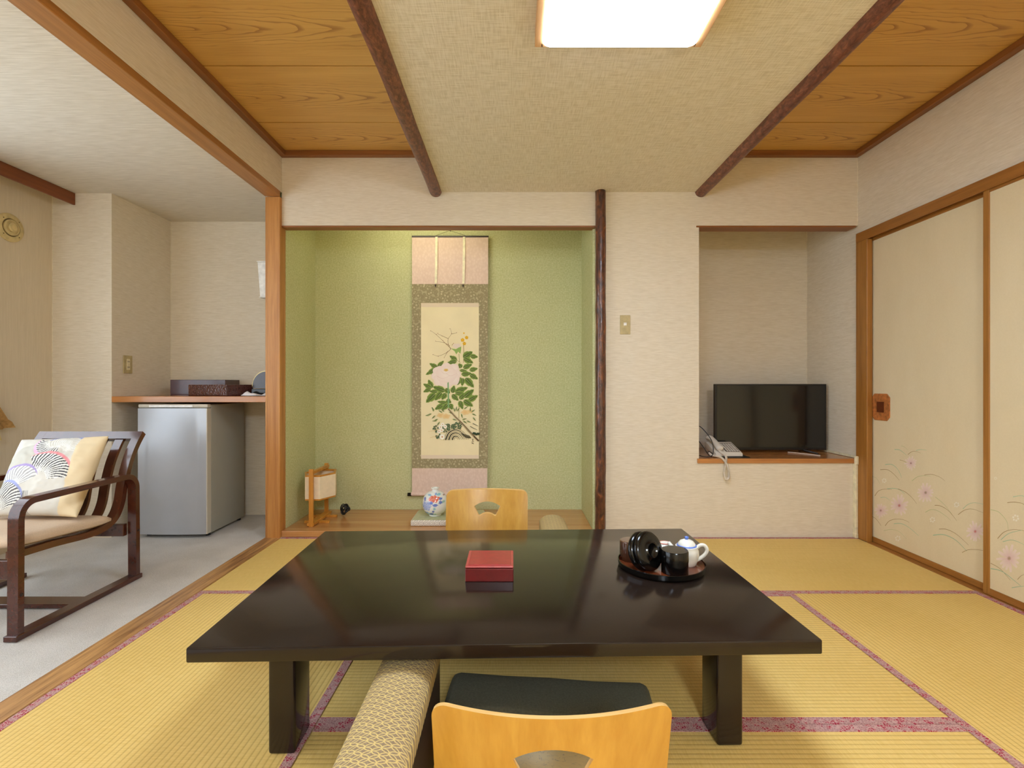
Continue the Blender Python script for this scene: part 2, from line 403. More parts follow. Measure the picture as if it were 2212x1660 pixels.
    def build(s, name, mat, parent=None, smooth=False, label=None, world=True, origin=None, recalc=True):
        bm = s.bm
        if recalc: bmesh.ops.recalc_face_normals(bm, faces=bm.faces)
        me = bpy.data.meshes.new(name)
        off = Vector((0, 0, 0))
        if parent is not None:
            if parent.name not in LOCAL:
                q = parent
                while q is not None: off += Vector(q.location); q = q.parent
        elif origin is not None: off = Vector(origin)
        elif world:
            co = [v.co for v in bm.verts]
            off = Vector(((min(c.x for c in co) + max(c.x for c in co)) / 2, (min(c.y for c in co) + max(c.y for c in co)) / 2, min(c.z for c in co)))
        loc = Vector((0, 0, 0))
        if parent is None: loc = off
        elif origin is not None: loc = Vector(origin) - off; off = Vector(origin)
        for v in bm.verts: v.co -= off
        bm.to_mesh(me); bm.free()
        for mm in (mat if isinstance(mat, (list, tuple)) else [mat]): me.materials.append(MAT[mm] if isinstance(mm, str) else mm)
        o = bpy.data.objects.new(name, me); COL.objects.link(o); o.location = loc
        if parent is not None:
            o.parent = parent
            if parent.name in LOCAL: LOCAL.add(o.name)
        if smooth:
            for p in me.polygons: p.use_smooth = True
            if smooth == 'auto':
                try: me.set_sharp_from_angle(angle=math.radians(35))
                except Exception: pass
        if label: o['label'] = label
        return o


def box(name, mat, x0, x1, y0, y1, z0, z1, bev=0.0, parent=None, label=None, seg=1):
    return B().box(x0, x1, y0, y1, z0, z1, bev, seg).build(name, mat, parent, label=label)


def st(o, label, cat=None): return tag(o, label, cat, kind='structure')


def arc(cx, cy, r, a0, a1, n):
    return [(cx + r * math.cos(math.radians(a0 + (a1 - a0) * i / n)), cy + r * math.sin(math.radians(a0 + (a1 - a0) * i / n))) for i in range(n + 1)]


def smooth_path(pts, n=8):
    """Catmull-Rom through points"""
    P = [Vector(p) for p in pts]; out = []
    for i in range(len(P) - 1):
        p0 = P[max(i - 1, 0)]; p1 = P[i]; p2 = P[i + 1]; p3 = P[min(i + 2, len(P) - 1)]
        for k in range(n):
            t = k / n
            out.append(0.5 * ((2 * p1) + (p2 - p0) * t + (2 * p0 - 5 * p1 + 4 * p2 - p3) * t * t + (3 * p1 - p0 - 3 * p2 + p3) * t ** 3))
    out.append(P[-1]); return out


# ------------------------------------------------------------------ main dimensions
YB = 3.067          # face of the back wall
XL, XR = -1.412, 2.121
YR = -2.20          # rear wall behind the viewer
ZC = 2.36           # boarded ceiling
ZD = 2.118          # dropped linen ceiling
XS, YS = -2.82, 3.60

# ------------------------------------------------------------------ structure: floor
fl = st(box('floor', 'dark_wood', XL, 2.30, YR, 3.70, -0.14, -0.06), 'floor of the main room laid with tatami mats', 'floor')
BW = 0.029


def mat_(x0, x1, y0, y1, ax, borders):
    g = 0.0012
    o = B().box(x0 + g, x1 - g, y0 + g, y1 - g, -0.06, 0.0, 0.0015).build('tatami_mat', 'tatami_' + ax, fl)
    for sd in borders:
        b = {'l': (x0 + g, x0 + BW, y0 + g, y1 - g), 'r': (x1 - BW, x1 - g, y0 + g, y1 - g), 'n': (x0 + g, x1 - g, y0 + g, y0 + BW), 'f': (x0 + g, x1 - g, y1 - BW, y1 - g)}[sd]
        B().box(*b, -0.0005, 0.0014).build('mat_border', 'border', o)


mat_(XL, 0.36, 2.241, YB - 0.004, 'x', 'nf'); mat_(0.36, 2.107, 2.241, YB - 0.004, 'x', 'nf')
mat_(XL, -0.541, 0.48, 2.241, 'y', 'lr'); mat_(1.232, 2.107, 0.48, 2.241, 'y', 'lr')
mat_(-0.541, 1.232, 1.379, 2.241, 'x', 'nf'); mat_(-0.541, 1.232, 0.48, 1.379, 'x', 'nf')
mat_(XL, 0.36, -0.39, 0.48, 'x', 'nf'); mat_(0.36, 2.107, -0.39, 0.48, 'x', 'nf'); mat_(XL, 0.36, -1.26, -0.39, 'x', 'nf'); mat_(0.36, 2.107, -1.26, -0.39, 'x', 'nf'); mat_(XL, 0.36, YR, -1.26, 'x', 'f'); mat_(0.36, 2.107, YR, -1.26, 'x', 'f')
st(box('floor', 'carpet', XS, -1.508, YR, YS, -0.10, -0.002), 'grey carpet floor of the side area under the armchair and fridge', 'floor')
st(box('trim_1', 'sill', -1.508, XL, YR, 3.05, -0.06, 0.003, 0.002), 'worn wooden floor sill between grey carpet and tatami', 'sill')

# ------------------------------------------------------------------ structure: walls
wb = B()
wb.box(XL, 0.52, YB, YB + 0.065, 1.911, 2.44)                # over the alcove
wb.box(0.515, 1.147, YB, 3.70, 0, 2.44)                      # pier with the switch
wb.box(1.147, 2.20, YB, YB + 0.085, 1.911, 2.44)             # over the recess
wb.box(1.147, 2.20, YB, 3.70, -0.06, 0.455)                  # under the recess
wb.box(1.147, 2.20, 3.596, 3.70, 0.455, 2.44)                # back of the recess
wb.box(1.147, 2.20, YB + 0.085, 3.596, 2.20, 2.44)           # recess top
st(wb.build('wall_back', 'paper'), 'cream papered back wall with the green alcove and the television recess', 'wall')
wg = B()
wg.box(XL - 0.02, 0.53, 3.589, 3.70, -0.06, 2.44)
wg.box(XL - 0.05, XL, 3.1205, 3.60, -0.06, 2.30)
wg.box(0.500, 0.514, YB + 0.03, 3.60, -0.06, 2.30)
st(wg.build('wall_alcove', 'green'), 'mossy green walls inside the display alcove', 'wall')
st(box('ceiling', 'green', XL, 0.5, YB + 0.065, 3.589, 2.25, 2.40), 'green ceiling hidden inside the top of the alcove', 'ceiling')
st(box('wall_left', 'paper', -1.49, XL, YR, YB, 2.115, 2.44), 'narrow cream wall strip above the opening to the side area', 'wall')
wr = B()
wr.box(XR, 2.22, 3.065, 3.596, 0.455, 2.44); wr.box(XR, 2.22, 2.967, 3.065, 1.859, 2.44)
wr.box(XR, 2.22, YR, 2.967, 1.859, 2.44)
wr.box(XR, 2.22, YR, -0.38, 0, 1.859)
wr.box(2.19, 2.24, YR, 3.06, -0.06, 1.87); wr.box(2.166, 2.19, 3.03, 3.06, 0.0, 1.80)
st(wr.build('wall_right', 'paper'), 'cream papered wall above the sliding doors on the right side', 'wall')
st(box('wall_rear', 'paper', XS - 0.1, 2.24, YR - 0.1, YR, -0.1, 2.44), 'cream wall behind the viewer', 'wall')
sw = B()
sw.box(XS - 0.1, -1.50, YS, YS + 0.1, -0.1, 2.44)
sw.box(XS - 0.1, -2.456, YB, YS, -0.1, 2.44)
sw.box(-1.505, XL - 0.05, YB, YS, -0.1, 2.44)
st(sw.build('wall_side_back', 'paper'), 'cream papered back wall and fridge recess of the side area', 'wall')
so = B()
so.box(XS - 0.1, XS, 2.52, YB, -0.1, 2.44); so.box(XS - 0.1, XS, YR, 2.52, -0.1, 0.42); so.box(XS - 0.1, XS, YR, 2.52, 1.98, 2.44); so.box(XS - 0.1, XS, YR, -0.55, 0.42, 1.98)
st(so.build('wall_side_left', 'paper_plain'), 'plain tan outer wall of the side area with the round vent', 'wall')
win = st(empty('window_1', (XS, 1.0, 0.42)), 'wide daylight window of the side area beyond the picture', 'window')
wf = B()
for y0, y1 in ((-0.55, -0.51), (0.45, 0.49), (1.45, 1.49), (2.48, 2.52)): wf.box(XS - 0.06, XS - 0.02, y0, y1, 0.42, 1.98)
wf.box(XS - 0.06, XS - 0.02, -0.55, 2.52, 0.42, 0.46); wf.box(XS - 0.06, XS - 0.02, -0.55, 2.52, 1.94, 1.98)
wf.build('window_frame', 'glass_frame', win)

# ------------------------------------------------------------------ ceilings
st(box('ceiling', 'side_ceiling', XS - 0.1, -1.505, YR, YS, 2.11, 2.44), 'pale woven paper ceiling of the side area', 'ceiling')
st(box('ceiling', 'linen', -0.468, 1.158, YR, YB, ZD, 2.44), 'dropped linen-textured ceiling panel around the square lamp', 'ceiling')
cb = st(box('ceiling', 'dark_wood', XL, XR, YR, YB, ZC + 0.012, 2.46), 'boarded cedar ceiling on both sides of the dropped panel', 'ceiling')
ys = [YB - 0.008, 2.714, 2.232, 1.750, 1.268, 0.786, 0.304, -0.178, -0.66, -1.142, -1.624, -2.106]
for (xa, xb) in ((XL, -0.44), (1.13, XR)):
    for a, b in zip(ys, ys[1:]):
        xc = (xa + xb) / 2; yc = (a + b) / 2 + (0.06 if a > 3 else 0)
        B().box(xa, xb, b + 0.0045, a - 0.0045, ZC, ZC + 0.012, 0.001).build('board', 'board', cb, origin=(xa if xa < 0 else xa + 0.12, yc - (0.06 if a > 3 else 0), ZC))
tn = 2


def trim(mat, *a, bev=0.002, label='', cat='trim'):
    global tn
    o = st(box('trim_%d' % tn, mat, *a, bev), label, cat); tn += 1; return o


trim('trim_x', XL, -0.46, YB - 0.036, YB, 2.328, ZC, label='dark ceiling moulding above the alcove, left of the logs')
trim('trim_x', 1.15, XR, YB - 0.036, YB, 2.328, ZC, label='dark ceiling moulding above the television recess')
trim('trim_y', XL, XL + 0.036, YR, YB - 0.036, 2.328, ZC, label='dark ceiling moulding over the opening to the side area')
trim('trim_y', XR - 0.036, XR, YR, YB - 0.036, 2.328, ZC, label='dark ceiling moulding on the sliding-door side')
trim('beam', -1.505, XL, YR, 3.045, 2.083, 2.117, bev=0.0025, label='long orange-brown beam over the opening to the side area', cat='beam')
trim('post', -1.493, XL, 3.043, 3.12, 0.0, 2.083, bev=0.003, label='square orange-brown post between the fridge corner and the alcove', cat='post')
trim('post', -1.505, -1.493, 3.05, 3.12, 0.0, 2.083, bev=0.001, label='thin inner strip on the fridge side of the square post', cat='trim')
trim('trim_x', XL, 0.51, YB - 0.004, YB + 0.062, 1.901, 1.9115, bev=0.001, label='slim wooden lintel across the top of the alcove')
trim('trim_x', 1.130, 2.107, YB - 0.004, YB + 0.085, 1.901, 1.9115, bev=0.001, label='slim wooden lintel across the top of the television recess')
trim('frame_z', 2.107, 2.140, 2.967, YB - 0.003, 0.0, 1.803, bev=0.002, label='wooden corner post beside the flowered sliding door', cat='post')
# head rail with two grooves
hb = B(); hb.box(2.107, 2.114, YR, YB - 0.003, 1.803, 1.859, 0.001); hb.box(2.114, 2.20, YR, YB - 0.003, 1.822, 1.859); hb.box(2.138, 2.141, YR, YB - 0.003, 1.806, 1.822); hb.box(2.166, 2.20, YR, YB - 0.003, 1.806, 1.822)
st(hb.build('trim_%d' % tn, 'frame_y'), 'grooved wooden head rail above the sliding doors', 'rail'); tn += 1
sb = B(); sb.box(2.107, 2.20, YR, 2.967, -0.06, 0.002, 0.001)
st(sb.build('trim_%d' % tn, 'frame_y'), 'grooved wooden floor track under the sliding doors', 'rail'); tn += 1
trim('pelmet', -2.692, -2.678, YR, YB, 2.038, 2.11, label='dark red-brown curtain pelmet board under the side ceiling', cat='pelmet')

MAT['bead'] = plain('pale_corner_bead', (232, 222, 198), 0.6)
for a_, l_ in (((2.1185, 2.1208, 3.0645, 3.0668, 1.912, 2.328), 'pale bead in the corner above the television recess'), ((2.1185, 2.1208, 3.5935, 3.5958, 0.50, 2.19), 'pale bead in the rear corner of the television recess'), ((-2.4558, -2.4535, 3.5972, 3.5995, 0.87, 2.108), 'pale bead in the rear corner above the counter shelf'), ((-2.8198, -2.8175, 3.0645, 3.0668, 0.0, 2.108), 'pale bead in the corner beside the round vent')):
    st(box('trim_%d' % tn, 'bead', *a_), l_, 'trim'); tn += 1

# logs on the edges of the dropped ceiling
def log(x, r, seed, label):
    b = B(); n = 60; seg = 20
    def fn(u, v):
        y = YB + (YR - YB) * v; a = 2 * PI * u
        rr = r * (1 + 0.05 * mnoise.noise(Vector((math.cos(a) * 1.2 + seed, math.sin(a) * 1.2, y * 4))))
        dx = 0.006 * mnoise.noise(Vector((seed, y * 1.3, 0)))
        return (x + dx + rr * math.cos(a), y, 2.123 + rr * math.sin(a))
    V = b.grid(seg, n, fn, close_u=True)
    b.bm.faces.new([V[i][0] for i in range(seg)])
    global tn
    o = st(b.build('trim_%d' % tn, 'log', smooth='auto'), label, 'log'); tn += 1


log(-0.468, 0.037, 1.0, 'dark polished log along the edge of the linen ceiling, over the scroll')
log(1.158, 0.037, 5.0, 'dark polished log along the edge of the linen ceiling, over the television')
# bark post of the alcove
b = B(); seg = 28; n = 110
def fnb(u, v):
    z = ZD * v; a = 2 * PI * u; q = Vector((math.cos(a) * 1.6, math.sin(a) * 1.6, z * 9))
    rr = 0.0315 * (1 + 0.08 * mnoise.noise(q) + 0.035 * mnoise.noise(q * 3)); dx = 0.003 * mnoise.noise(Vector((3, z * 2, 0)))
    return (0.541 + dx + rr * math.cos(a), 3.052 + rr * math.sin(a), z)
V = b.grid(seg, n, fnb, close_u=True); b.bm.faces.new([V[i][-1] for i in range(seg)])
st(b.build('trim_%d' % tn, 'bark', smooth=True), 'round alcove post with mottled dark bark', 'post'); tn += 1
# alcove floor board and shelves
st(box('trim_%d' % tn, 'alcove_floor', XL, 0.50, YB - 0.008, 3.589, 0.002, 0.040, 0.004, seg=2), 'raised polished wooden floor board of the green alcove', 'floor board'); tn += 1
sh = box('recess_shelf', 'shelf_wood', 1.135, XR - 0.001, YB - 0.012, 3.596, 0.455, 0.483, 0.002); tag(sh, 'reddish wooden shelf board of the recess under the television', 'shelf')
sh2 = box('counter_shelf', 'shelf_wood', -2.456, -1.506, YB - 0.002, YS, 0.828, 0.864, 0.002); tag(sh2, 'wooden counter shelf above the small fridge', 'shelf')

# ------------------------------------------------------------------ sliding doors
PX = 2.1385  # paper plane of the first door
def fpos(cx, cy, X, crop=(1840, 960, 6.917)):
    px = crop[0] + cx / crop[2]; py = crop[1] + cy / crop[2]
    Y = X * F / (px - 1106); return (Y, CH - (py - 830) / F * Y)


def sliding(n, y0, y1, xf, label, pull_y=None):
    d = st(empty('door_%d' % n, (xf, (y0 + y1) / 2, 0.003)), label, 'sliding door')
    B().box(xf + 0.004, xf + 0.014, y0 + 0.02, y1 - 0.02, 0.02, 1.80).build('door_paper', 'doorpaper', d)
    for a in ((y0, y0 + 0.028), (y1 - 0.030, y1)):
        B().box(xf, xf + 0.020, a[0], a[1], 0.003, 1.812, 0.0025, 2).build('stile', 'frame_z', d)
    B().box(xf + 0.001, xf + 0.019, y0 + 0.026, y1 - 0.026, 0.003, 0.034, 0.002).build('bottom_rail', 'frame_y', d)
    B().box(xf + 0.001, xf + 0.019, y0 + 0.026, y1 - 0.026, 1.791, 1.812, 0.002).build('top_rail', 'frame_y', d)
    if pull_y:
        c = pull_y; zc = 0.806; w = 0.070; h = 0.078; k = 0.022
        o = [(c - w, zc - h + k), (c - w + k, zc - h), (c + w - k, zc - h), (c + w, zc - h + k), (c + w, zc + h - k), (c + w - k, zc + h), (c - w + k, zc + h), (c - w, zc + h - k)]
        p = B().prism(o, 'yz', xf - 0.0005, xf + 0.0045, bev=0.0008).build('door_pull', 'pull', d, label='octagonal mottled brown door pull')
        pb = B(); r = 0.028
        pb.box(xf - 0.0025, xf - 0.0002, c - r, c + r, zc - 0.031, zc - 0.026); pb.box(xf - 0.0025, xf - 0.0002, c - r, c + r, zc + 0.026, zc + 0.031)
        pb.box(xf - 0.0025, xf - 0.0002, c - r, c - r + 0.005, zc - 0.026, zc + 0.026); pb.box(xf - 0.0025, xf - 0.0002, c + r - 0.005, c + r, zc - 0.026, zc + 0.026)
        pb.box(xf - 0.0012, xf - 0.0004, c - r + 0.005, c + r - 0.005, zc - 0.026, zc + 0.026)
        pb.build('pull_recess', 'pull_dark', p)
    return d


class Paint:
    """flat print: coloured polygons, each a hair in front of the last"""
    def __init__(s, mp): s.bm = bmesh.new(); s.c = s.bm.loops.layers.float_color.new('paint'); s.k = 0; s.mp = mp

    def poly(s, pts, col, cols=None):
        s.k += 1
        try: f = s.bm.faces.new([s.bm.verts.new(s.mp(x, y, s.k)) for x, y in pts])
        except ValueError: return
        for i, l in enumerate(f.loops): l[s.c] = (*lin(cols[i] if cols else col), 1)

    def line(s, pts, w, col, w1=None):
        n = len(pts); L, R = [], []
        for i, (x, y) in enumerate(pts):
            a = pts[max(0, i - 1)]; b = pts[min(n - 1, i + 1)]; dx, dy = b[0] - a[0], b[1] - a[1]; q = math.hypot(dx, dy) or 1
            ww = (w + ((w1 if w1 is not None else w) - w) * i / (n - 1)) / 2
            L.append((x - dy / q * ww, y + dx / q * ww)); R.append((x + dy / q * ww, y - dx / q * ww))
        s.k += 1
        for i in range(n - 1):
            vs = [s.bm.verts.new(s.mp(p[0], p[1], s.k)) for p in (L[i], L[i + 1], R[i + 1], R[i])]
            f = s.bm.faces.new(vs)
            for l in f.loops: l[s.c] = (*lin(col), 1)

    def fan(s, cx, cy, pts, cc, ce):
        s.k += 1; n = len(pts)
        for i in range(n):
            a, b = pts[i], pts[(i + 1) % n]
            f = s.bm.faces.new([s.bm.verts.new(s.mp(*p, s.k)) for p in ((cx, cy), a, b)])
            for l, c in zip(f.loops, (cc, ce, ce)): l[s.c] = (*lin(c), 1)

    def disc(s, cx, cy, rx, ry, col, ce=None, n=16, wob=0, ph=0):
        s.fan(cx, cy, [(cx + rx * (1 + wob * math.sin(5 * 2 * PI * i / n + ph)) * math.cos(2 * PI * i / n), cy + ry * (1 + wob * math.sin(5 * 2 * PI * i / n + ph)) * math.sin(2 * PI * i / n)) for i in range(n)], col, ce or col)

    def curve(s, pts, w, col, w1=None, n=6):
        P = [(p.x, p.y) for p in smooth_path([(a, b, 0) for a, b in pts], n)]; s.line(P, w, col, w1)

    def build(s, name, parent, mat='paint', **k):
        b = B(); b.bm.free(); b.bm = s.bm; return b.build(name, mat, parent, recalc=False, **k)


d1 = sliding(1, 2.215, 3.016, 2.1425, 'sliding paper door with printed flowers beside the corner post', 2.907)
d2 = sliding(2, 1.365, 2.246, 2.1150, 'sliding paper door with printed flowers nearest the viewer, in the front track')
d3 = sliding(3, 0.50, 1.39, 2.1425, 'third sliding paper door, beyond the picture edge in the rear track')
d4 = sliding(4, -0.375, 0.525, 2.1150, 'fourth sliding paper door, beyond the picture edge in the front track')


def door_print(door, xp, flowers, whites, strokes, crop):
    def mp(x, y, k):
        Y, Z = fpos(x, y, xp, crop); return (xp - 0.00001 * k - 0.0002, Y, Z)
    P = Paint(mp); rnd = random.Random(4)
    for pts, col, w in strokes: P.curve(pts, w, col, w * 0.35)
    for cx, cy, r, cc in flowers:
        P.disc(cx, cy, r * 0.62, r * 0.72, (226, 204, 186), (223, 207, 172), 20)
        for k in range(14):
            a = 2 * PI * k / 14 + rnd.uniform(-.1, .1); rr = r * rnd.uniform(0.82, 1.08); s_ = 0.09 * r
            ex, ey = cx + rr * math.cos(a), cy + rr * 1.12 * math.sin(a); mx, my = cx + rr * .6 * math.cos(a), cy + rr * .66 * math.sin(a)
            nx, ny = -math.sin(a) * s_ * 1.5, math.cos(a) * s_ * 1.5
            P.poly([(cx, cy), (mx + nx, my + ny), (ex + nx * .6, ey + ny * .6), (ex - nx * .6, ey - ny * .6), (mx - nx, my - ny)], None, [(218, 184, 182), (228, 206, 194), (232, 214, 200), (232, 214, 200), (228, 206, 194)])
        P.disc(cx, cy, r * 0.17, r * 0.19, cc, (210, 176, 170), 10)
    for cx, cy, r in whites:
        for k in range(6):
            a = 2 * PI * k / 6 + .3
            P.disc(cx + r * .62 * math.cos(a), cy + r * .62 * math.sin(a), r * .3, r * .3, (240, 234, 218), (228, 216, 190), 7)
    P.build('flower_print', door, label='pale pink and white flowers with thin curved grass blades')


BR, GR, GY = (158, 128, 82), (160, 192, 156), (184, 188, 136)
door_print(d1, 2.1462,
    [(885, 285, 95, (150, 110, 90)), (1105, 725, 135, (150, 130, 90)), (712, 918, 140, (190, 100, 90)), (435, 992, 105, (160, 120, 100)), (1848, 1305, 140, (196, 96, 84))],
    [(488, 545, 42), (1570, 905, 48), (1210, 1130, 50), (692, 1410, 50)],
    [([(640, 80), (710, 85), (770, 125), (815, 165)], GR, 9), ([(740, 25), (790, 45), (840, 95)], GY, 5), ([(840, 155), (900, 112), (970, 112), (1030, 135)], BR, 7),
     ([(960, 95), (1030, 82), (1120, 90)], GR, 8), ([(715, 235), (790, 260), (855, 305)], BR, 6), ([(500, 305), (600, 305), (690, 380), (745, 500)], GR, 9),
     ([(425, 382), (530, 382), (620, 440), (712, 540)], BR, 8), ([(900, 550), (980, 490), (1080, 470), (1180, 480)], GY, 9), ([(1085, 462), (1190, 452), (1310, 490), (1395, 552)], BR, 7),
     ([(290, 475), (370, 510), (425, 600)], GY, 5), ([(345, 775), (400, 700), (500, 672), (600, 680)], BR, 8), ([(530, 668), (630, 660), (720, 685), (790, 740)], GR, 9),
     ([(690, 670), (800, 715), (900, 800), (970, 890)], BR, 7), ([(430, 800), (500, 795), (570, 840)], GR, 7), ([(1100, 1020), (1180, 980), (1280, 995), (1400, 1070), (1480, 1140)], GY, 9),
     ([(1240, 915), (1330, 925), (1450, 1000), (1570, 1145)], BR, 8), ([(1250, 790), (1380, 900), (1500, 1050)], GY, 7), ([(1590, 1055), (1680, 990), (1800, 970), (1975, 1030)], BR, 8),
     ([(1660, 970), (1740, 900), (1840, 876), (1972, 900)], GR, 8), ([(500, 1220), (560, 1150), (660, 1120), (770, 1130), (860, 1170)], BR, 8), ([(630, 1190), (740, 1188), (860, 1250), (1000, 1370)], GR, 9),
     ([(480, 1295), (590, 1275), (710, 1310), (820, 1420)], GY, 6), ([(285, 1070), (360, 1115), (440, 1220)], BR, 7), ([(1305, 1270), (1420, 1275), (1570, 1350), (1745, 1508)], BR, 8),
     ([(1215, 1362), (1380, 1355), (1560, 1440), (1720, 1600)], GR, 12), ([(1650, 1620), (1740, 1580), (1850, 1575), (1975, 1592)], BR, 8)],
    (1840, 960, 6.917))
door_print(d2, 2.1187,
    [(1300, 1180, 95, (170, 140, 100)), (1620, 900, 90, (190, 110, 100)), (2100, 1500, 90, (160, 120, 110))],
    [(1352, 865, 32), (1195, 555, 14), (1800, 1300, 30)],
    [([(1155, 800), (1220, 820), (1280, 890), (1293, 960)], GY, 5), ([(1285, 745), (1350, 742), (1420, 762), (1520, 850)], BR, 5), ([(1330, 700), (1400, 692), (1500, 720)], GR, 5),
     ([(1210, 1025), (1260, 975), (1340, 955), (1440, 970)], BR, 5), ([(1235, 1035), (1300, 985), (1400, 960)], GR, 6), ([(1250, 1050), (1330, 1038), (1430, 1080)], GR, 5),
     ([(1155, 1218), (1230, 1262), (1310, 1352)], BR, 4), ([(1155, 1260), (1250, 1285), (1390, 1395)], GR, 7), ([(1365, 1345), (1395, 1315), (1440, 1300)], BR, 4), ([(1320, 1410), (1380, 1400), (1450, 1400)], GR, 5)],
    (1820, 880, 3.61))

# ------------------------------------------------------------------ ceiling lamp
L = empty('ceiling_lamp', (0.353, 1.39, ZD), 'square ceiling lamp with a pale wooden frame and glowing white panel', 'lamp')
x0, x1, y0, y1 = 0.076, 0.630, 1.115, 1.669
fb = B()
for a in ((x0, x0 + 0.027, y0, y1), (x1 - 0.027, x1, y0, y1), (x0 + 0.027, x1 - 0.02, y0, y0 + 0.02), (x0 + 0.02, x1 - 0.02, y1 - 0.02, y1)): fb.box(*a, 2.064, ZD - 0.0005, 0.002)
fb.build('lamp_frame', 'lampframe', L)
# rounded diffuser
def rrect(x0, x1, y0, y1, r, n=6):
    return arc(x1 - r, y1 - r, r, 0, 90, n) + arc(x0 + r, y1 - r, r, 90, 180, n) + arc(x0 + r, y0 + r, r, 180, 270, n) + arc(x1 - r, y0 + r, r, 270, 360, n)
db = B().prism(rrect(x0 + 0.026, x1 - 0.026, y0 + 0.018, y1 - 0.010, 0.022), 'xy', 2.0585, 2.10, bev=0.003)
db.build('lamp_panel', 'glow', L)
L2 = empty('added_side_lamp', (-2.15, 0.75, 2.11), 'round ceiling lamp added out of view to light the side area', 'lamp')  # unseen lamp, added to light the side area
B().lathe([(0, 2.03), (0.14, 2.03), (0.17, 2.05), (0.17, 2.09), (0, 2.09)], (-2.15, 0.75, 0)).build('lamp_cover', 'fill_side', L2, smooth='auto')
B().lathe([(0, 2.088), (0.175, 2.088), (0.18, 2.11), (0, 2.11)], (-2.15, 0.75, 0)).build('lamp_base', 'white_box', L2, smooth='auto')
L3 = empty('alcove_tube_lamp', (-0.75, 3.18, 2.19), 'tube lamp hidden behind the lintel at the top of the alcove', 'lamp')
mt = Matrix.Rotation(PI / 2, 4, 'Y')
B().lathe([(0, -0.28), (0.014, -0.28), (0.014, 0.28), (0, 0.28)], (-0.62, 3.19, 2.17), 16, mt).build('lamp_tube', 'glow_tube', L3, smooth='auto')
B().box(-0.92, -0.32, 3.165, 3.215, 2.19, 2.25).build('lamp_housing', 'white_box', L3)

L4 = empty('added_rear_lamp', (0.36, -1.45, 1.80), 'round pendant lamp added behind the viewer to brighten the back and right walls', 'lamp')  # invented lamp, lifts the back and right walls from behind the viewer
B().lathe([(0, 1.80), (0.17, 1.80), (0.20, 1.82), (0.20, 1.865), (0.17, 1.885), (0, 1.885)], (0.36, -1.45, 0)).build('lamp_cover', 'fill_rear', L4, smooth='auto')
B().tube([(0.36, -1.45, 1.884), (0.36, -1.45, 2.10)], 0.004, 8).build('cord', 'cord_white', L4)
B().lathe([(0, 2.095), (0.05, 2.095), (0.055, ZD), (0, ZD)], (0.36, -1.45, 0), 24).build('ceiling_rose', 'white_box', L4, smooth='auto')
for n_d, (xa, xb, yo) in ((5, (-0.60, 0.32, 0.0)), (6, (0.29, 1.21, 0.03))):
    d = st(empty('door_%d' % n_d, ((xa + xb) / 2, YR + 0.02 + yo, 0.003)), 'closet sliding door on the rear wall behind the viewer, %s one' % ('inner' if n_d == 5 else 'outer'), 'sliding door')
    B().box(xa + 0.02, xb - 0.02, YR + 0.004 + yo, YR + 0.014 + yo, 0.02, 1.80).build('door_paper', 'doorpaper', d)
    for a in (xa, xb - 0.03): B().box(a, a + 0.03, YR + 0.001 + yo, YR + 0.022 + yo, 0.003, 1.812).build('stile', 'dark_wood', d)
    for z_ in (0.003, 1.785): B().box(xa + 0.03, xb - 0.03, YR + 0.001 + yo, YR + 0.021 + yo, z_, z_ + 0.027).build('rail', 'dark_wood', d)
    px_ = xa + 0.10 if n_d == 5 else xb - 0.10
    B().box(px_ - 0.06, px_ + 0.06, YR + 0.012 + yo, YR + 0.018 + yo, 0.73, 0.88, 0.004).build('door_pull', 'pull', d)

# ------------------------------------------------------------------ low table
TZ = 0.33
T = empty('low_table', (-0.018, 1.632, 0), 'large low black-brown lacquered table on the tatami', 'table', rz=math.radians(1.45))
B().box(-0.747, 0.747, -0.46, 0.46, TZ - 0.035, TZ, 0.004, 2).build('tabletop', 'table', T, smooth='auto')
for sx in (-1, 1):
    for sy in (-1, 1):
        cx = sx * 0.575; cy = sy * 0.300
        B().box(cx - 0.034, cx + 0.034, cy - 0.052, cy + 0.052, 0.0, TZ - 0.035, 0.008, 3).build('leg', 'table', T, smooth='auto')
ap = B(); ap.box(-0.541, 0.541, -0.265, -0.245, TZ - 0.058, TZ - 0.0355, 0.002); ap.build('apron', 'table', T)
ap = B(); ap.box(-0.541, 0.541, 0.245, 0.265, TZ - 0.058, TZ - 0.0355, 0.002); ap.build('apron', 'table', T)
# red box
R = empty('lacquer_box', (-0.070, 1.613, TZ), 'small square red lacquered box in the middle of the low table', 'box')
B().box(-0.1445, 0.0045, 1.540, 1.690, TZ, TZ + 0.040, 0.002).build('body', 'red_dark', R)
lid = B().box(-0.1445, 0.0045, 1.540, 1.690, TZ + 0.0415, TZ + 0.048, 0.003, 2).build('lid', 'red_edge', R, label='red lid with a worn paler rim and inset top')
B().box(-0.136, -0.004, 1.548, 1.682, TZ + 0.047, TZ + 0.050, 0.0015).build('lid_panel', 'red', lid)

# ------------------------------------------------------------------ tea set on its tray
tx, ty = 0.497, 1.668
TR = empty('round_tray', (tx, ty, TZ), 'round black tray with an amber inside, holding the tea set', 'tray')
B().lathe([(0, 0), (0.132, 0), (0.139, 0.006), (0.141, 0.021), (0.1385, 0.022), (0.136, 0.0065), (0, 0.0055)], (tx, ty, TZ), 72).build('tray_body', 'black_gloss', TR, smooth='auto')
B().lathe([(0, 0.0058), (0.1345, 0.0068), (0.1365, 0.018)], (tx, ty, TZ), 72).build('tray_inside', 'tray_in', TR, smooth='auto')
tb = TZ + 0.0066
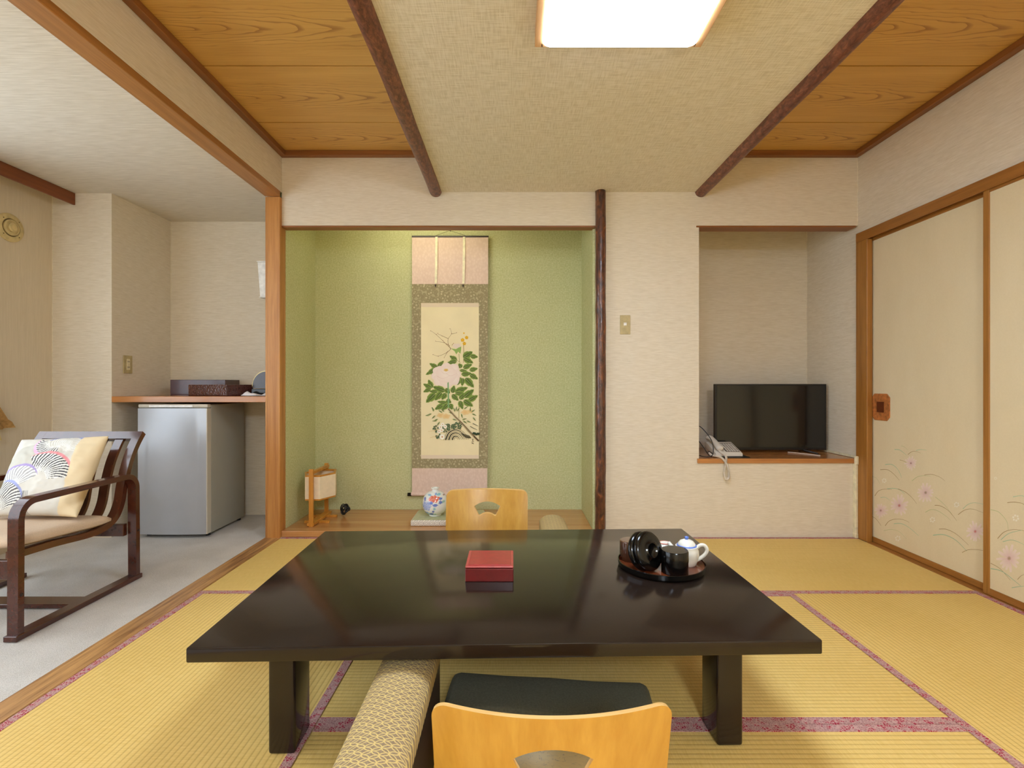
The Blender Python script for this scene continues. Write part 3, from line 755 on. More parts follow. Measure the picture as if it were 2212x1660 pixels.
# dark lacquer can, its brown reflections put into the colour
o = B().lathe([(0, 0), (0.034, 0), (0.036, 0.004), (0.0365, 0.058), (0.035, 0.065), (0.033, 0.0665), (0, 0.067)], (0.408, 1.722, tb), 40).build('tea_can', 'can_reflections', None, smooth='auto'); tag(o, 'dark glossy tea can with brown reflections in its colour, at the back of the tray behind the black saucers', 'can')
# black canister
C = empty('tea_canister', (0.522, 1.604, tb), 'short black lacquered canister in front on the round tray', 'canister')
B().lathe([(0, 0), (0.040, 0), (0.042, 0.002), (0.042, 0.036)], (0.522, 1.604, tb), 48).build('body', 'black_gloss', C, smooth='auto')
B().lathe([(0.042, 0.0366), (0.0427, 0.037), (0.0427, 0.068), (0.0405, 0.072), (0, 0.0725)], (0.522, 1.604, tb), 48).build('lid', 'black_gloss', C, smooth='auto')
# leaning saucers / lids
def saucer(c, nrm, label):
    q = Vector((0, 0, 1)).rotation_difference(Vector(nrm).normalized()).to_matrix().to_4x4()
    prof = [(0, -0.004), (0.052, -0.002), (0.060, -0.004), (0.0625, 0.0), (0.062, 0.006), (0.055, 0.013), (0.040, 0.0165), (0.0250, 0.0165), (0.0245, 0.022), (0.0222, 0.022), (0.021, 0.016), (0, 0.015)]
    o = B().lathe(prof, c, 56, q).build('bowl_lid', 'black_gloss', None, smooth=True); tag(o, label, 'lid')
n_ = (0.55, -0.78, 0.30)
nv = Vector(n_).normalized()
c2 = Vector((0.441, 1.622, tb + 0.0620))
saucer(c2, n_, 'round black lacquered lid leaning outermost, showing its foot ring')
saucer(c2 - nv * 0.0262 + Vector((0, 0, 0.001)), n_, 'round black lacquered lid leaning innermost against the tea can')
# upturned cups
def cup(x, y, label):
    r = empty('tea_cup', (x, y, tb), label, 'cup', group='porcelain cups on the tray')
    B().lathe([(0.033, 0.0), (0.034, 0.001), (0.033, 0.022), (0.027, 0.040), (0.019, 0.047), (0.0185, 0.051), (0.016, 0.051), (0.0155, 0.0485), (0, 0.0480)], (x, y, tb), 36).build('cup_body', 'porcelain', r, smooth='auto')
    B().lathe([(0.0196, 0.0495), (0.0198, 0.0515), (0.0180, 0.0523), (0.0165, 0.0512)], (x, y, tb), 36).build('foot_ring', 'pinkglaze', r, smooth=True, label='red-lined foot ring')
cup(0.532, 1.742, 'upturned white porcelain cup with a red-lined foot behind the black canister')
# teapot
tp = (0.584, 1.672)
P_ = empty('teapot', (tp[0], tp[1], tb), 'small white porcelain teapot with blue lines and a side handle', 'teapot')
B().lathe([(0, 0), (0.028, 0), (0.031, 0.003), (0.036, 0.018), (0.0395, 0.036), (0.0385, 0.050), (0.0355, 0.058), (0.036, 0.062), (0.031, 0.063)], (*tp, tb), 48).build('pot_body', 'porcelain', P_, smooth='auto')
B().lathe([(0.0320, 0.0632), (0.0315, 0.0665), (0.0285, 0.0665)], (*tp, tb), 48).build('blue_ring', 'blue', P_, smooth=True, label='thin blue ring round the lid seat')
ld = B().lathe([(0.0290, 0.064), (0.0275, 0.071), (0.021, 0.079), (0.010, 0.0835), (0, 0.084)], (*tp, tb), 40).build('pot_lid', 'porcelain', P_, smooth=True)
B().lathe([(0.004, 0.083), (0.0045, 0.086), (0.007, 0.089), (0.006, 0.093), (0, 0.094)], (*tp, tb), 20).build('lid_knob', 'blue', ld, smooth=True, label='blue knob')
hp = [(tp[0] + 0.030, tp[1], tb + 0.052), (tp[0] + 0.044, tp[1] - 0.002, tb + 0.064), (tp[0] + 0.058, tp[1] - 0.004, tb + 0.064), (tp[0] + 0.066, tp[1] - 0.005, tb + 0.050), (tp[0] + 0.060, tp[1] - 0.004, tb + 0.035), (tp[0] + 0.046, tp[1] - 0.002, tb + 0.022), (tp[0] + 0.034, tp[1], tb + 0.014)]
B().tube(smooth_path(hp, 6), 0.0048, 12, flat=1.3).build('pot_handle', 'porcelain', P_, smooth=True)
sp_ = [(tp[0] - 0.020, tp[1] + 0.020, tb + 0.030), (tp[0] - 0.036, tp[1] + 0.036, tb + 0.045), (tp[0] - 0.046, tp[1] + 0.046, tb + 0.060)]
B().tube(smooth_path(sp_, 5), [0.010 - 0.0005 * i for i in range(11)], 12).build('spout', 'porcelain', P_, smooth=True)

# ------------------------------------------------------------------ legless chairs
def ray_hit(poly, c, a):
    d = (math.cos(a), math.sin(a)); best = None
    for i in range(len(poly)):
        p, q = poly[i], poly[(i + 1) % len(poly)]
        ex, ey = q[0] - p[0], q[1] - p[1]; den = d[0] * ey - d[1] * ex
        if abs(den) < 1e-12: continue
        t = ((p[0] - c[0]) * ey - (p[1] - c[1]) * ex) / den; s_ = ((p[0] - c[0]) * d[1] - (p[1] - c[1]) * d[0]) / den
        if t > 0 and -1e-9 <= s_ <= 1 + 1e-9 and (best is None or t > best): best = t
    return (c[0] + d[0] * best, c[1] + d[1] * best)


def legless_chair(x, y, rz, label):
    """local frame: sitter faces +y, back leans towards -y; v is the height up the back"""
    r = empty('legless_chair', (x, y, 0), label, 'floor chair', rz=rz, local=True)
    LOCAL.add(r.name)
    H = 0.320; W = 0.212
    top = [(u, H) for u in [(W - 0.03) * (1 - 2 * i / 14) for i in range(15)]]
    out = [(W * 0.985, -0.06), (W, H - 0.070)] + arc(W - 0.030, H - 0.030, 0.030, 0, 90, 7) + top[1:-1] + arc(-W + 0.030, H - 0.030, 0.030, 90, 180, 7) + [(-W * 0.985, -0.06)]
    cf = (0, H - 0.098)
    fan = arc(0, H - 0.175, 0.112, 128, 52, 14) + [(0.046, H - 0.134), (0.040, H - 0.136)] + arc(0, H - 0.185, 0.062, 55, 125, 6) + [(-0.040, H - 0.136), (-0.046, H - 0.134)]
    lean = math.radians(13)
    def side(v):
        # bend radius .06 from flat seat up to the leaning back
        R_ = 0.065; ang = PI / 2 - lean; Lb = R_ * ang; s0 = 0.10
        if v < -Lb: return (-(v + Lb), 0.018, 0.0)   # not used
        if v < 0.0:
            a = (v + Lb) / R_; return (-R_ * math.sin(a), 0.018 + R_ * (1 - math.cos(a)), a)
        a = ang; return (-R_ * math.sin(a) - v * math.sin(lean), 0.018 + R_ * (1 - math.cos(a)) + v * math.cos(lean), a)
    def bmap(u, v, off):
        yy_, zz_, a = side(v)
        cu = max(0, min(1, (v + 0.06) / 0.12))
        bow = -0.046 * cu * (1 - (u / W) ** 2)
        ny_, nz_ = math.sin(a), -math.cos(a)        # outward normal of the strip (back side)
        sx = -2 * 0.030 * u / (W * W) * cu
        return Vector((u + sx * 0 , yy_ + bow - off * ny_ , zz_ - off * nz_ * 1.0))
    b = B(); bm = b.bm
    N_ = 168; Mr = 16
    angs = sorted(set([2 * PI * i / N_ for i in range(N_)] + [math.atan2(p[1] - cf[1], p[0] - cf[0]) % (2 * PI) for p in out + fan]))
    N_ = len(angs)
    th = 0.015
    front, back = [], []
    for a in angs:
        p = ray_hit(fan, cf, a); q = ray_hit(out, cf, a)
        rowf, rowb = [], []
        for k in range(Mr + 1):
            t = k / Mr; u = p[0] + (q[0] - p[0]) * t; v = p[1] + (q[1] - p[1]) * t
            rowf.append(bm.verts.new(bmap(u, v, 0))); rowb.append(bm.verts.new(bmap(u, v, th)))
        front.append(rowf); back.append(rowb)
    for i in range(N_):
        j = (i + 1) % N_
        for k in range(Mr):
            bm.faces.new((front[i][k], front[j][k], front[j][k + 1], front[i][k + 1])).material_index = 0
            bm.faces.new((back[i][k], back[i][k + 1], back[j][k + 1], back[j][k])).material_index = 0
        for k in (0, Mr):
            bm.faces.new((front[i][k], back[i][k], back[j][k], front[j][k])).material_index = 1
    b.build('backrest', ['ply', 'ply_edge'], r, smooth='auto', label='curved honey plywood back with a fan-shaped hand hole')
    B().prism([(-p[0], p[1]) for p in rrect(-0.2075, 0.2075, -0.005, 0.41, 0.04)], 'xy', 0.0035, 0.0175, bev=0.002).build('seat', 'ply', r, smooth='auto')
    B().prism(rrect(-0.190, 0.190, 0.02, 0.39, 0.03), 'xy', 0.0178, 0.030, bev=0.005).build('seat_pad', 'seat_print', r, smooth='auto', label='pale cream printed seat pad')
    return r


def floor_cushion(x, y, z, rz, w, d, h, mat, label, group=None):
    b = B(); n = 24
    def f(u, v, sgn):
        a, c = 2 * u - 1, 2 * v - 1
        e = max(0, (1 - abs(a) ** 3.2)) ** 0.45 * max(0, (1 - abs(c) ** 3.2)) ** 0.45
        pin = 1 - 0.02 * (1 - abs(a * c))
        ww = 0.006 * mnoise.noise(Vector((a * 2.5 + x, c * 2.5, sgn)))
        return (a * w / 2 * (1 - 0.03 * (1 - c * c)) , c * d / 2 * (1 - 0.03 * (1 - a * a)), (h / 2 + ww * e) * (1 + sgn * e) if sgn > 0 else h / 2 * (1 - e))
    V1 = b.grid(n, n, lambda u, v: f(u, v, 1)); V2 = b.grid(n, n, lambda u, v: f(u, v, -1))
    bmesh.ops.remove_doubles(b.bm, verts=b.bm.verts, dist=0.0004)
    o = b.build('floor_cushion', mat, None, smooth=True, origin=(0, 0, 0)); o.location = (x, y, z); o.rotation_euler = (0, 0, rz); tag(o, label, 'cushion', group)
    return o


legless_chair(0.070, 1.025, 0, 'legless honey plywood floor chair nearest the viewer, seen from behind')
legless_chair(-0.130, 2.475, PI, 'legless honey plywood floor chair on the alcove side of the table')
b = B(); b.box(-0.276, 0.276, -0.088, 0.088, 0.0, 0.078, 0.026, 4)
bmesh.ops.subdivide_edges(b.bm, edges=b.bm.edges, cuts=3, use_grid_fill=True)
for v in b.bm.verts:
    v.co.z += (0.006 * mnoise.noise(v.co * 9) + 0.004) * (v.co.z / 0.078); v.co.x += 0.004 * mnoise.noise(v.co * 7 + Vector((3, 1, 2))); v.co.y += 0.003 * mnoise.noise(v.co * 11)
o = b.build('floor_cushion', 'cushion_dark', None, smooth=True, origin=(0, 0, 0)); o.location = (0.098, 1.338, 0.0305); o.rotation_euler = (0, 0, math.radians(-5.6)); tag(o, 'folded dark olive cushion on the near floor chair', 'cushion')
floor_cushion(-0.130, 2.27, 0.0305, 0.0, 0.40, 0.34, 0.050, 'cushion_dark', 'dark olive square cushion on the far floor chair, mostly hidden')


def armrest(x0, x1, y0, y1, label):
    r = empty('elbow_stand', ((x0 + x1) / 2, (y0 + y1) / 2, 0), label, 'armrest')
    n = 14; pts = [(x0, 0.205), (x0, 0.235)] + [(x0 + (x1 - x0) * (0.5 - 0.5 * math.cos(PI * i / n)), 0.235 + 0.036 * math.sin(PI * i / n)) for i in range(1, n)] + [(x1, 0.235), (x1, 0.205)]
    B().prism(pts, 'xz', y0, y1, bev=0.006).build('padded_top', 'rings', r, smooth='auto', label='padded top in brown cloth with gold interlocking rings')
    B().box(x1 - 0.016, x1 - 0.001, y0 + 0.012, y1 - 0.012, 0.0, 0.204, 0.002).build('side_board', 'dark_wood', r)
    B().box(x0 + 0.001, x0 + 0.016, y0 + 0.012, y1 - 0.012, 0.0, 0.204, 0.002).build('side_board', 'dark_wood', r)
    B().box(x0 + 0.016, x1 - 0.016, y0 + 0.03, y0 + 0.045, 0.02, 0.204).build('end_board', 'dark_wood', r)
    B().box(x0 + 0.016, x1 - 0.016, y1 - 0.045, y1 - 0.03, 0.02, 0.204).build('end_board', 'dark_wood', r)


armrest(-0.328, -0.191, 0.80, 1.345, 'low armrest with gold ring cloth beside the near floor chair')
armrest(0.138, 0.272, 2.17, 2.56, 'low armrest with gold ring cloth beside the far floor chair')

# ------------------------------------------------------------------ hanging scroll
YSc = 3.560; kS = YSc / F
def SX(px): return (px - 1106) * kS
def SZ(py): return CH - (py - 830) * kS
S = empty('hanging_scroll', (SX(972), YSc, SZ(1070)), 'tall hanging scroll with a painted white peony on the green alcove wall', 'scroll')
def curveY(z):
    t = (SZ(1070) - z) ; return 0
B().box(SX(890), SX(1054.5), YSc, YSc + 0.002, SZ(614), SZ(512)).build('silk_band', 'scroll_pink', S, label='plain pinkish silk band at the top')
B().box(SX(890), SX(1052.5), YSc, YSc + 0.002, SZ(1066), SZ(1012)).build('silk_band', 'scroll_pink', S, label='plain pinkish silk band at the bottom')
b = B(); b.box(SX(890), SX(1054), YSc - 0.0005, YSc + 0.002, SZ(655), SZ(614)); b.box(SX(890), SX(1053.5), YSc - 0.0005, YSc + 0.002, SZ(1012), SZ(991.5))
b.box(SX(890), SX(909.5), YSc - 0.0005, YSc + 0.002, SZ(991.5), SZ(655)); b.box(SX(1034.5), SX(1053.8), YSc - 0.0005, YSc + 0.002, SZ(991.5), SZ(655))
b.build('brocade', 'brocade', S, label='olive brocade border with a small floral repeat')
PS = plain('painting_silk', (238, 224, 182), 0.75, 0.2, 0, 0, 0.02, 6)
pan = B().box(SX(909.5), SX(1034.5), YSc, YSc + 0.0015, SZ(991.5), SZ(655)).build('painting', PS, S)
B().lathe([(0, -0.276), (0.014, -0.276), (0.014, 0.266), (0, 0.266)], (SX(972), YSc + 0.004, SZ(1068)), 20, mt).build('bottom_roller', 'scroll_pink', S, smooth='auto')
for a, e in ((SX(880.5), SX(889)), (SX(1053), SX(1061))):
    B().lathe([(0, a), (0.0125, a), (0.0125, e), (0, e)], (0, YSc + 0.004, SZ(1069)), 20, mt).build('roller_knob', 'black_gloss', S, smooth='auto')
B().box(SX(889.5), SX(1055.5), YSc - 0.003, YSc + 0.006, SZ(513), SZ(509.5), 0.001).build('top_rod', 'dark_wood', S)
for px in (943.0, 1002.5):
    rb = B().grid
    bb = B(); bb.grid(2, 16, lambda u, v: (SX(px - 2.6 + 5.2 * u - 1.4 * v * v), YSc - 0.003 - 0.006 * math.sin(PI * v), SZ(512 + 101 * v)))
    rib = bb.build('ribbon', 'ribbon', S)
    B().lathe([(0, 0.004), (0.005, 0.0), (0.003, -0.014), (0, -0.016)], (SX(px - 2.2), YSc - 0.006, SZ(616)), 10).build('tassel', 'dark_wood', rib, smooth=True)
B().tube([(SX(941), YSc, SZ(509.5)), (SX(972), YSc - 0.003, SZ(498.5)), (SX(1006), YSc, SZ(509.5))], 0.0012, 6).build('hanging_cord', 'dark_wood', S)
B().tube([(SX(972), 3.589, SZ(497.5)), (SX(972), YSc - 0.012, SZ(498.3))], 0.0022, 8).build('hook', 'dark_wood', S)


def pm(x, y, k): return (SX(900 + x / 5.1875), YSc - 0.0006 - 0.000012 * k, SZ(680 + y / 5.1875))
P = Paint(pm); rnd = random.Random(3)
TW = (140, 112, 74)
for pts in ([(380, 385), (355, 330), (355, 270), (390, 215), (378, 155)], [(390, 218), (450, 205)], [(385, 380), (330, 330), (290, 290), (220, 225), (155, 178)], [(350, 268), (285, 238), (235, 215)],
            [(370, 350), (300, 312), (215, 303)], [(385, 385), (330, 430), (240, 465), (180, 445)], [(350, 410), (310, 480)], [(395, 345), (415, 318)]):
    P.curve(pts, 5, TW, 2)
    for p in pts[1:]: P.disc(p[0] + rnd.uniform(-6, 6), p[1] + rnd.uniform(-6, 6), 4, 4, (170, 120, 90), n=6)
P.curve([(525, 540), (528, 420), (525, 330)], 5, (150, 120, 70)); P.curve([(480, 530), (475, 440)], 5, (150, 150, 90)); P.curve([(490, 540), (440, 500)], 4, (160, 150, 90))
P.disc(450, 350, 45, 26, (232, 214, 196), wob=.12, n=20)
P.poly([(385, 380), (440, 388), (470, 370), (500, 358), (498, 400), (490, 440), (465, 415), (445, 445), (425, 410)], (150, 178, 98))
for (x, y, r) in ((530, 208, 8), (515, 285, 19), (560, 258, 18), (535, 325, 18)):
    for k in range(5): a = k * 2 * PI / 5 + x; P.disc(x + r * .6 * math.cos(a), y + r * .6 * math.sin(a), r * .55, r * .55, (236, 190, 50), (222, 166, 40), 8)
P.curve([(475, 1160), (472, 1000)], 6, (170, 160, 100))
LV = [(520, 485, 620, 420, 70), (600, 465, 682, 475, 45), (525, 490, 628, 540, 55), (452, 515, 375, 465, 45), (452, 520, 345, 545, 45),
      (235, 600, 150, 550, 45), (235, 600, 110, 670, 50), (235, 590, 300, 522, 40), (500, 600, 475, 550, 45), (520, 600, 615, 560, 50), (590, 625, 680, 605, 45),
      (480, 625, 560, 630, 28), (500, 670, 610, 660, 50), (595, 670, 682, 720, 50), (500, 705, 458, 785, 45), (520, 710, 510, 795, 45), (545, 710, 635, 810, 65),
      (175, 825, 135, 735, 50), (170, 825, 80, 780, 45), (160, 830, 80, 865, 40), (320, 860, 190, 810, 60), (235, 865, 150, 860, 40), (210, 885, 112, 980, 70),
      (280, 870, 210, 955, 60), (330, 880, 285, 950, 50), (320, 830, 370, 880, 50), (400, 880, 420, 800, 50), (430, 870, 565, 820, 60), (430, 880, 545, 890, 45),
      (395, 895, 465, 960, 50), (480, 950, 545, 880, 50), (530, 930, 635, 845, 65), (580, 965, 680, 910, 55), (525, 960, 625, 1025, 60), (480, 965, 515, 1055, 50),
      (355, 1000, 240, 975, 40), (300, 1010, 210, 1060, 50), (350, 1000, 290, 1065, 50), (370, 1000, 400, 1060, 50), (330, 960, 385, 985, 50)]
def leaf(x0, y0, x1, y1, w, dk=(52, 78, 34), lt=(146, 168, 84)):
    dx, dy = x1 - x0, y1 - y0; q = math.hypot(dx, dy); nx, ny = -dy / q, dx / q
    x1 += (x1 - x0) * .08; y1 += (y1 - y0) * .08; w *= 1.3; dx, dy = x1 - x0, y1 - y0; q = math.hypot(dx, dy); nx, ny = -dy / q, dx / q
    prof = [(0.0, 0.02), (0.12, 0.30), (0.3, 0.48), (0.48, 0.46), (0.62, 0.42), (0.68, 0.30), (0.84, 0.22), (1.0, 0.0)]
    L_ = [(x0 + dx * t + nx * w * s_, y0 + dy * t + ny * w * s_) for t, s_ in prof]; R_ = [(x0 + dx * t - nx * w * s_, y0 + dy * t - ny * w * s_) for t, s_ in prof]
    for side_ in (L_, R_):
        P.k += 1
        for i in range(len(prof) - 1):
            t0, t1 = prof[i][0], prof[i + 1][0]
            m0 = (x0 + dx * t0, y0 + dy * t0); m1 = (x0 + dx * t1, y0 + dy * t1)
            f = P.bm.faces.new([P.bm.verts.new(P.mp(*p, P.k)) for p in (m0, m1, side_[i + 1], side_[i])])
            for l, c in zip(f.loops, (dk, dk, lt, lt)): l[P.c] = (*lin(c), 1)
    P.line([(x0, y0), (x0 + dx * .8, y0 + dy * .8)], 4, (206, 206, 140), 1)
for l in LV: leaf(*l)
for (x, y, rx, ry) in ((335, 600, 60, 60), (260, 640, 80, 62), (420, 610, 58, 60), (215, 690, 50, 45), (450, 665, 48, 42), (260, 730, 72, 70), (340, 735, 84, 84), (430, 720, 52, 70), (335, 670, 120, 100)):
    P.disc(x, y, rx, ry, (244, 230, 216), (238, 218, 206), 22, .05, x)
for (x, y, rx) in ((300, 700, 70), (390, 670, 60), (330, 650, 50)):
    P.curve([(x - rx, y - 10), (x - rx * .3, y + 14), (x + rx * .4, y + 8), (x + rx, y - 14)], 3, (222, 188, 176), 1)
P.disc(330, 622, 26, 16, (212, 170, 76), (228, 196, 130), 12, .15); P.poly([(345, 765), (360, 755), (366, 1040), (350, 1045)], (132, 172, 118))
for (x, y, r) in ((270, 1130, 42), (330, 1140, 46), (545, 1095, 46), (600, 1085, 36)): P.disc(x, y, r, r * .62, (230, 190, 128), (234, 206, 150), 16, .15, x)
for (x, y, a) in [(200, 1080, -2.2), (190, 1090, -1.8), (170, 1110, 2.8), (210, 1130, 2.4), (150, 1125, 3.0), (240, 1170, 2.7), (260, 1200, 2.2), (230, 1190, 3.1), (440, 1080, -1.4), (430, 1090, -1.9), (450, 1085, -.9), (410, 1110, -2.8), (500, 1110, 1.3), (530, 1060, -.6),
                   (600, 1090, -1.5), (610, 1095, -.6), (620, 1110, .4), (630, 1150, .9), (520, 1190, .6), (560, 1190, .4), (510, 1180, -.3), (290, 1100, -2.6), (310, 1090, -2.4), (400, 1170, .3)]:
    leaf(x, y, x + 50 * math.cos(a), y + 50 * math.sin(a), 11, (40, 66, 40), (110, 134, 74))
# rock, small foliage and daisies
for i, rr in enumerate((150, 128, 108, 88, 66, 44, 24)):
    P.curve([(440 - rr * .9, 1405), (440 - rr * .6, 1395 - rr * .55), (440, 1400 - rr * .85), (440 + rr * .6, 1395 - rr * .5), (440 + rr * .95, 1400)], 14 if i % 2 else 5, (62, 58, 44) if i % 2 else (150, 140, 100), 3)
for k in range(7): P.curve([(500 + k * 14, 1330 + k * 4), (540 + k * 10, 1370), (590 + k * 4, 1385)], 7, (70, 66, 50), 2)
for k in range(60):
    x = rnd.uniform(300, 500); y = 1190 + (500 - x) * .35 + rnd.uniform(0, 70) - (500 - x) * .05; a = rnd.uniform(0, 6.3); leaf(x, y, x + 22 * math.cos(a), y + 22 * math.sin(a), 14, (36, 66, 54), (60, 92, 70))
for k in range(18):
    x = rnd.uniform(190, 310); y = rnd.uniform(1240, 1400); a = rnd.uniform(0, 6.3); leaf(x, y, x + 26 * math.cos(a), y + 26 * math.sin(a), 15, (36, 66, 54), (60, 92, 70))
for (x, y, r) in ((293, 1230, 20), (268, 1260, 22), (322, 1255, 22), (284, 1295, 22), (252, 1310, 22), (288, 1370, 32)):
    for k in range(8): a = k * PI / 4; P.disc(x + r * .55 * math.cos(a), y + r * .55 * math.sin(a), r * .45, r * .45, (250, 244, 226), n=8)
    P.disc(x, y, r * .28, r * .28, (206, 140, 80), n=8)
P.curve([(355, 1055), (430, 1140), (520, 1230), (610, 1330), (696, 1415)], 12, (96, 78, 56), 18); P.curve([(360, 1060), (440, 1150), (530, 1245), (640, 1365)], 4, (190, 170, 130), 5)
P.curve([(630, 1220), (660, 1235), (690, 1250)], 8, (90, 88, 64), 3); P.curve([(600, 1250), (640, 1275), (680, 1290)], 7, (90, 88, 64), 3)
for (x, y) in ((645, 1330), (670, 1340), (690, 1335)): P.disc(x, y, 20, 14, (60, 74, 52), n=9, wob=.2)
for pts in ([(130, 1310), (250, 1290)], [(150, 1380), (240, 1355)]): P.line(pts, 3, (216, 184, 118))
for pts in ([(620, 1395), (640, 1402)], [(632, 1388), (626, 1420), (615, 1432)], [(630, 1415), (645, 1425)], [(618, 1440), (640, 1444)], [(630, 1432), (622, 1450)], [(632, 1442), (642, 1450)]): P.line(pts, 4, (52, 44, 36), 3)
P.build('flower_painting', pan, label='painted peony, leaves, rock and small daisies with ink signature')
P = Paint(pm)
P.poly([(50, -130), (697, -130), (697, -85), (50, -85)], (226, 208, 180)); P.build('edge_strip', pan)
P = Paint(pm)
P.poly([(50, 1575), (697, 1575), (697, 1615), (50, 1615)], (228, 210, 184)); P.build('edge_strip', pan)

# ------------------------------------------------------------------ vase on its stand
D = empty('vase_stand', (-0.413, 3.288, 0.040), 'thin sage green display board with a brocade edge under the vase', 'stand')
B().box(-0.642, -0.185, 3.158, 3.42, 0.040, 0.077, 0.008, 3).build('edge_band', 'stand_brocade', D, smooth='auto', label='white and grey brocade edge')
B().box(-0.634, -0.193, 3.166, 3.412, 0.0775, 0.081, 0.0015).build('cloth_top', 'stand_green', D)
vc = (-0.503, 3.272, 0.081)
prof = [(0.038, 0.0), (0.040, 0.003), (0.040, 0.010), (0.055, 0.018), (0.070, 0.034), (0.0795, 0.058), (0.0815, 0.082), (0.079, 0.106), (0.070, 0.128), (0.056, 0.144), (0.040, 0.154), (0.024, 0.159), (0.020, 0.162), (0.020, 0.172), (0.026, 0.176), (0.0265, 0.180), (0.023, 0.1815), (0.016, 0.180), (0.015, 0.165)]
pp = smooth_path([(r, z, 0) for r, z in prof], 6)
MOT = [(.03, .5, .43, .26, (212, 78, 44)), (-.56, -.08, .38, .38, (146, 168, 226)), (.54, .51, .13, .1, (86, 116, 196)), (.54, .21, .13, .14, (92, 120, 196)), (.15, .02, .2, .12, (88, 116, 204)), (-.17, .2, .15, .13, (94, 128, 212)),
       (-.7, .45, .09, .16, (104, 122, 200)), (-.02, -.53, .1, .1, (92, 112, 192)), (-.72, -.72, .32, .14, (98, 128, 206)), (-.17, -.76, .17, .11, (90, 124, 190)), (.09, -.3, .1, .11, (140, 200, 206)), (.75, .25, .1, .11, (150, 190, 180)),
       (-.33, .78, .16, .07, (140, 184, 216)), (.36, .82, .16, .08, (130, 196, 206)), (.14, .86, .08, .08, (110, 150, 210)), (.77, .76, .1, .09, (170, 130, 116)), (-.45, -.78, .12, .1, (150, 204, 206)), (.1, -.8, .1, .08, (150, 200, 190))]
bm = bmesh.new(); cl = bm.verts.layers.float_color.new('paint'); seg = 110; rings = []
for p in pp:
    ring = []
    for k in range(seg):
        t = 2 * PI * k / seg; v = bm.verts.new((p.x * math.cos(t), p.x * math.sin(t), p.y))
        a_ = math.cos(t) * p.x / 0.0815; b_ = (p.y - 0.082) / 0.078; c = (232, 234, 230)
        if 0.012 < p.y < 0.156:
            sgn = 1 if math.sin(t) < 0 else -1
            aa = a_ if sgn > 0 else -a_ * 0.9
            for mx, my, rx, ry, mc in MOT:
                q = ((aa - mx) / rx) ** 2 + ((b_ - my) / ry) ** 2; w_ = 1 + 0.25 * math.sin(6 * math.atan2(b_ - my, aa - mx) + mx * 9)
                if q < w_:
                    pet = 0.5 + 0.5 * math.sin(9 * math.sqrt(q) + 2.2 * math.sin(5 * math.atan2(b_ - my, aa - mx)))
                    lt = 0.55 * pet if rx > .3 else 0.2 * pet
                    c = tuple(mc[i] + (238 - mc[i]) * lt for i in range(3))
        v[cl] = (*lin(c), 1); ring.append(v)
    rings.append(ring)
for a, b2 in zip(rings, rings[1:]):
    for k in range(seg): bm.faces.new((a[k], a[(k + 1) % seg], b2[(k + 1) % seg], b2[k]))
bm.faces.new(rings[0][::-1])
b = B(); b.bm.free(); b.bm = bm; o = b.build('vase', 'glazed', None, smooth=True, origin=(0, 0, 0)); o.location = vc
tag(o, 'round white porcelain vase painted with blue and red flowers, in the alcove', 'vase')

# ------------------------------------------------------------------ standing lamp in the alcove
A = empty('alcove_lantern', (-1.27, 3.31, 0.04), 'wooden table lantern with a white paper shade in the alcove corner', 'lantern')
zf = 0.040
B().box(-1.279, -1.253, 3.145, 3.163, zf, 0.402, 0.001).build('post', 'amber', A)
B().box(-1.296, -1.272, 3.452, 3.470, zf, 0.392, 0.001).build('post', 'amber', A)
B().box(-1.292, -1.250, 3.150, 3.466, zf + 0.004, zf + 0.022, 0.001).build('base_beam', 'amber', A)
for yy_ in (3.235, 3.375): B().box(-1.345, -1.185, yy_, yy_ + 0.022, zf, zf + 0.014, 0.001).build('cross_foot', 'amber', A)
B().box(-1.283, -1.261, 3.16, 3.455, 0.366, 0.384, 0.001).build('top_beam', 'amber', A)
hexa = [(-1.318, 3.185), (-1.224, 3.185), (-1.165, 3.300), (-1.205, 3.435), (-1.318, 3.435), (-1.372, 3.310)]
def hexring(z0, z1, mat, name, t=0.006, parent=A, lab=None):
    cx = sum(p[0] for p in hexa) / 6; cy = sum(p[1] for p in hexa) / 6; b = B(); inn = [(cx + (p[0] - cx) * (1 - t / .08), cy + (p[1] - cy) * (1 - t / .08)) for p in hexa]
    for i in range(6):
        j = (i + 1) % 6
        b.prism([hexa[i], hexa[j], inn[j], inn[i]], 'xy', z0, z1)
    bmesh.ops.remove_doubles(b.bm, verts=b.bm.verts, dist=1e-5)
    return b.build(name, mat, parent, label=lab)
hexring(0.206, 0.347, 'shade', 'paper_shade', 0.002); hexring(0.196, 0.206, 'amber', 'lower_rim', 0.010); hexring(0.347, 0.357, 'amber', 'upper_rim', 0.010)
# coiled black cable
pts = []; rc = random.Random(11)
for k in range(11):
    cx_, cz_, ra, rb_, tl = -1.130 + rc.uniform(-.018, .018), 0.092 + rc.uniform(-.016, .016), rc.uniform(.008, .022), rc.uniform(.018, .036), rc.uniform(-1.2, 1.2)
    for q_ in range(8):
        a = q_ * PI / 4; xx_, zz_ = ra * math.cos(a), rb_ * math.sin(a)
        pts.append((cx_ + xx_ * math.cos(tl) - zz_ * math.sin(tl) * .5, 3.40 + 0.012 * math.sin(a + k) + rc.uniform(-.004, .004), max(0.046, cz_ + xx_ * math.sin(tl) * .5 + zz_ * math.cos(tl))))
pts += [(-1.15, 3.42, 0.048), (-1.17, 3.44, 0.046)]
o = B().tube(smooth_path(pts, 3), 0.0035, 6).build('coiled_cable', 'black', None, smooth=True); tag(o, 'bundled black cable behind the wooden lantern', 'cable')

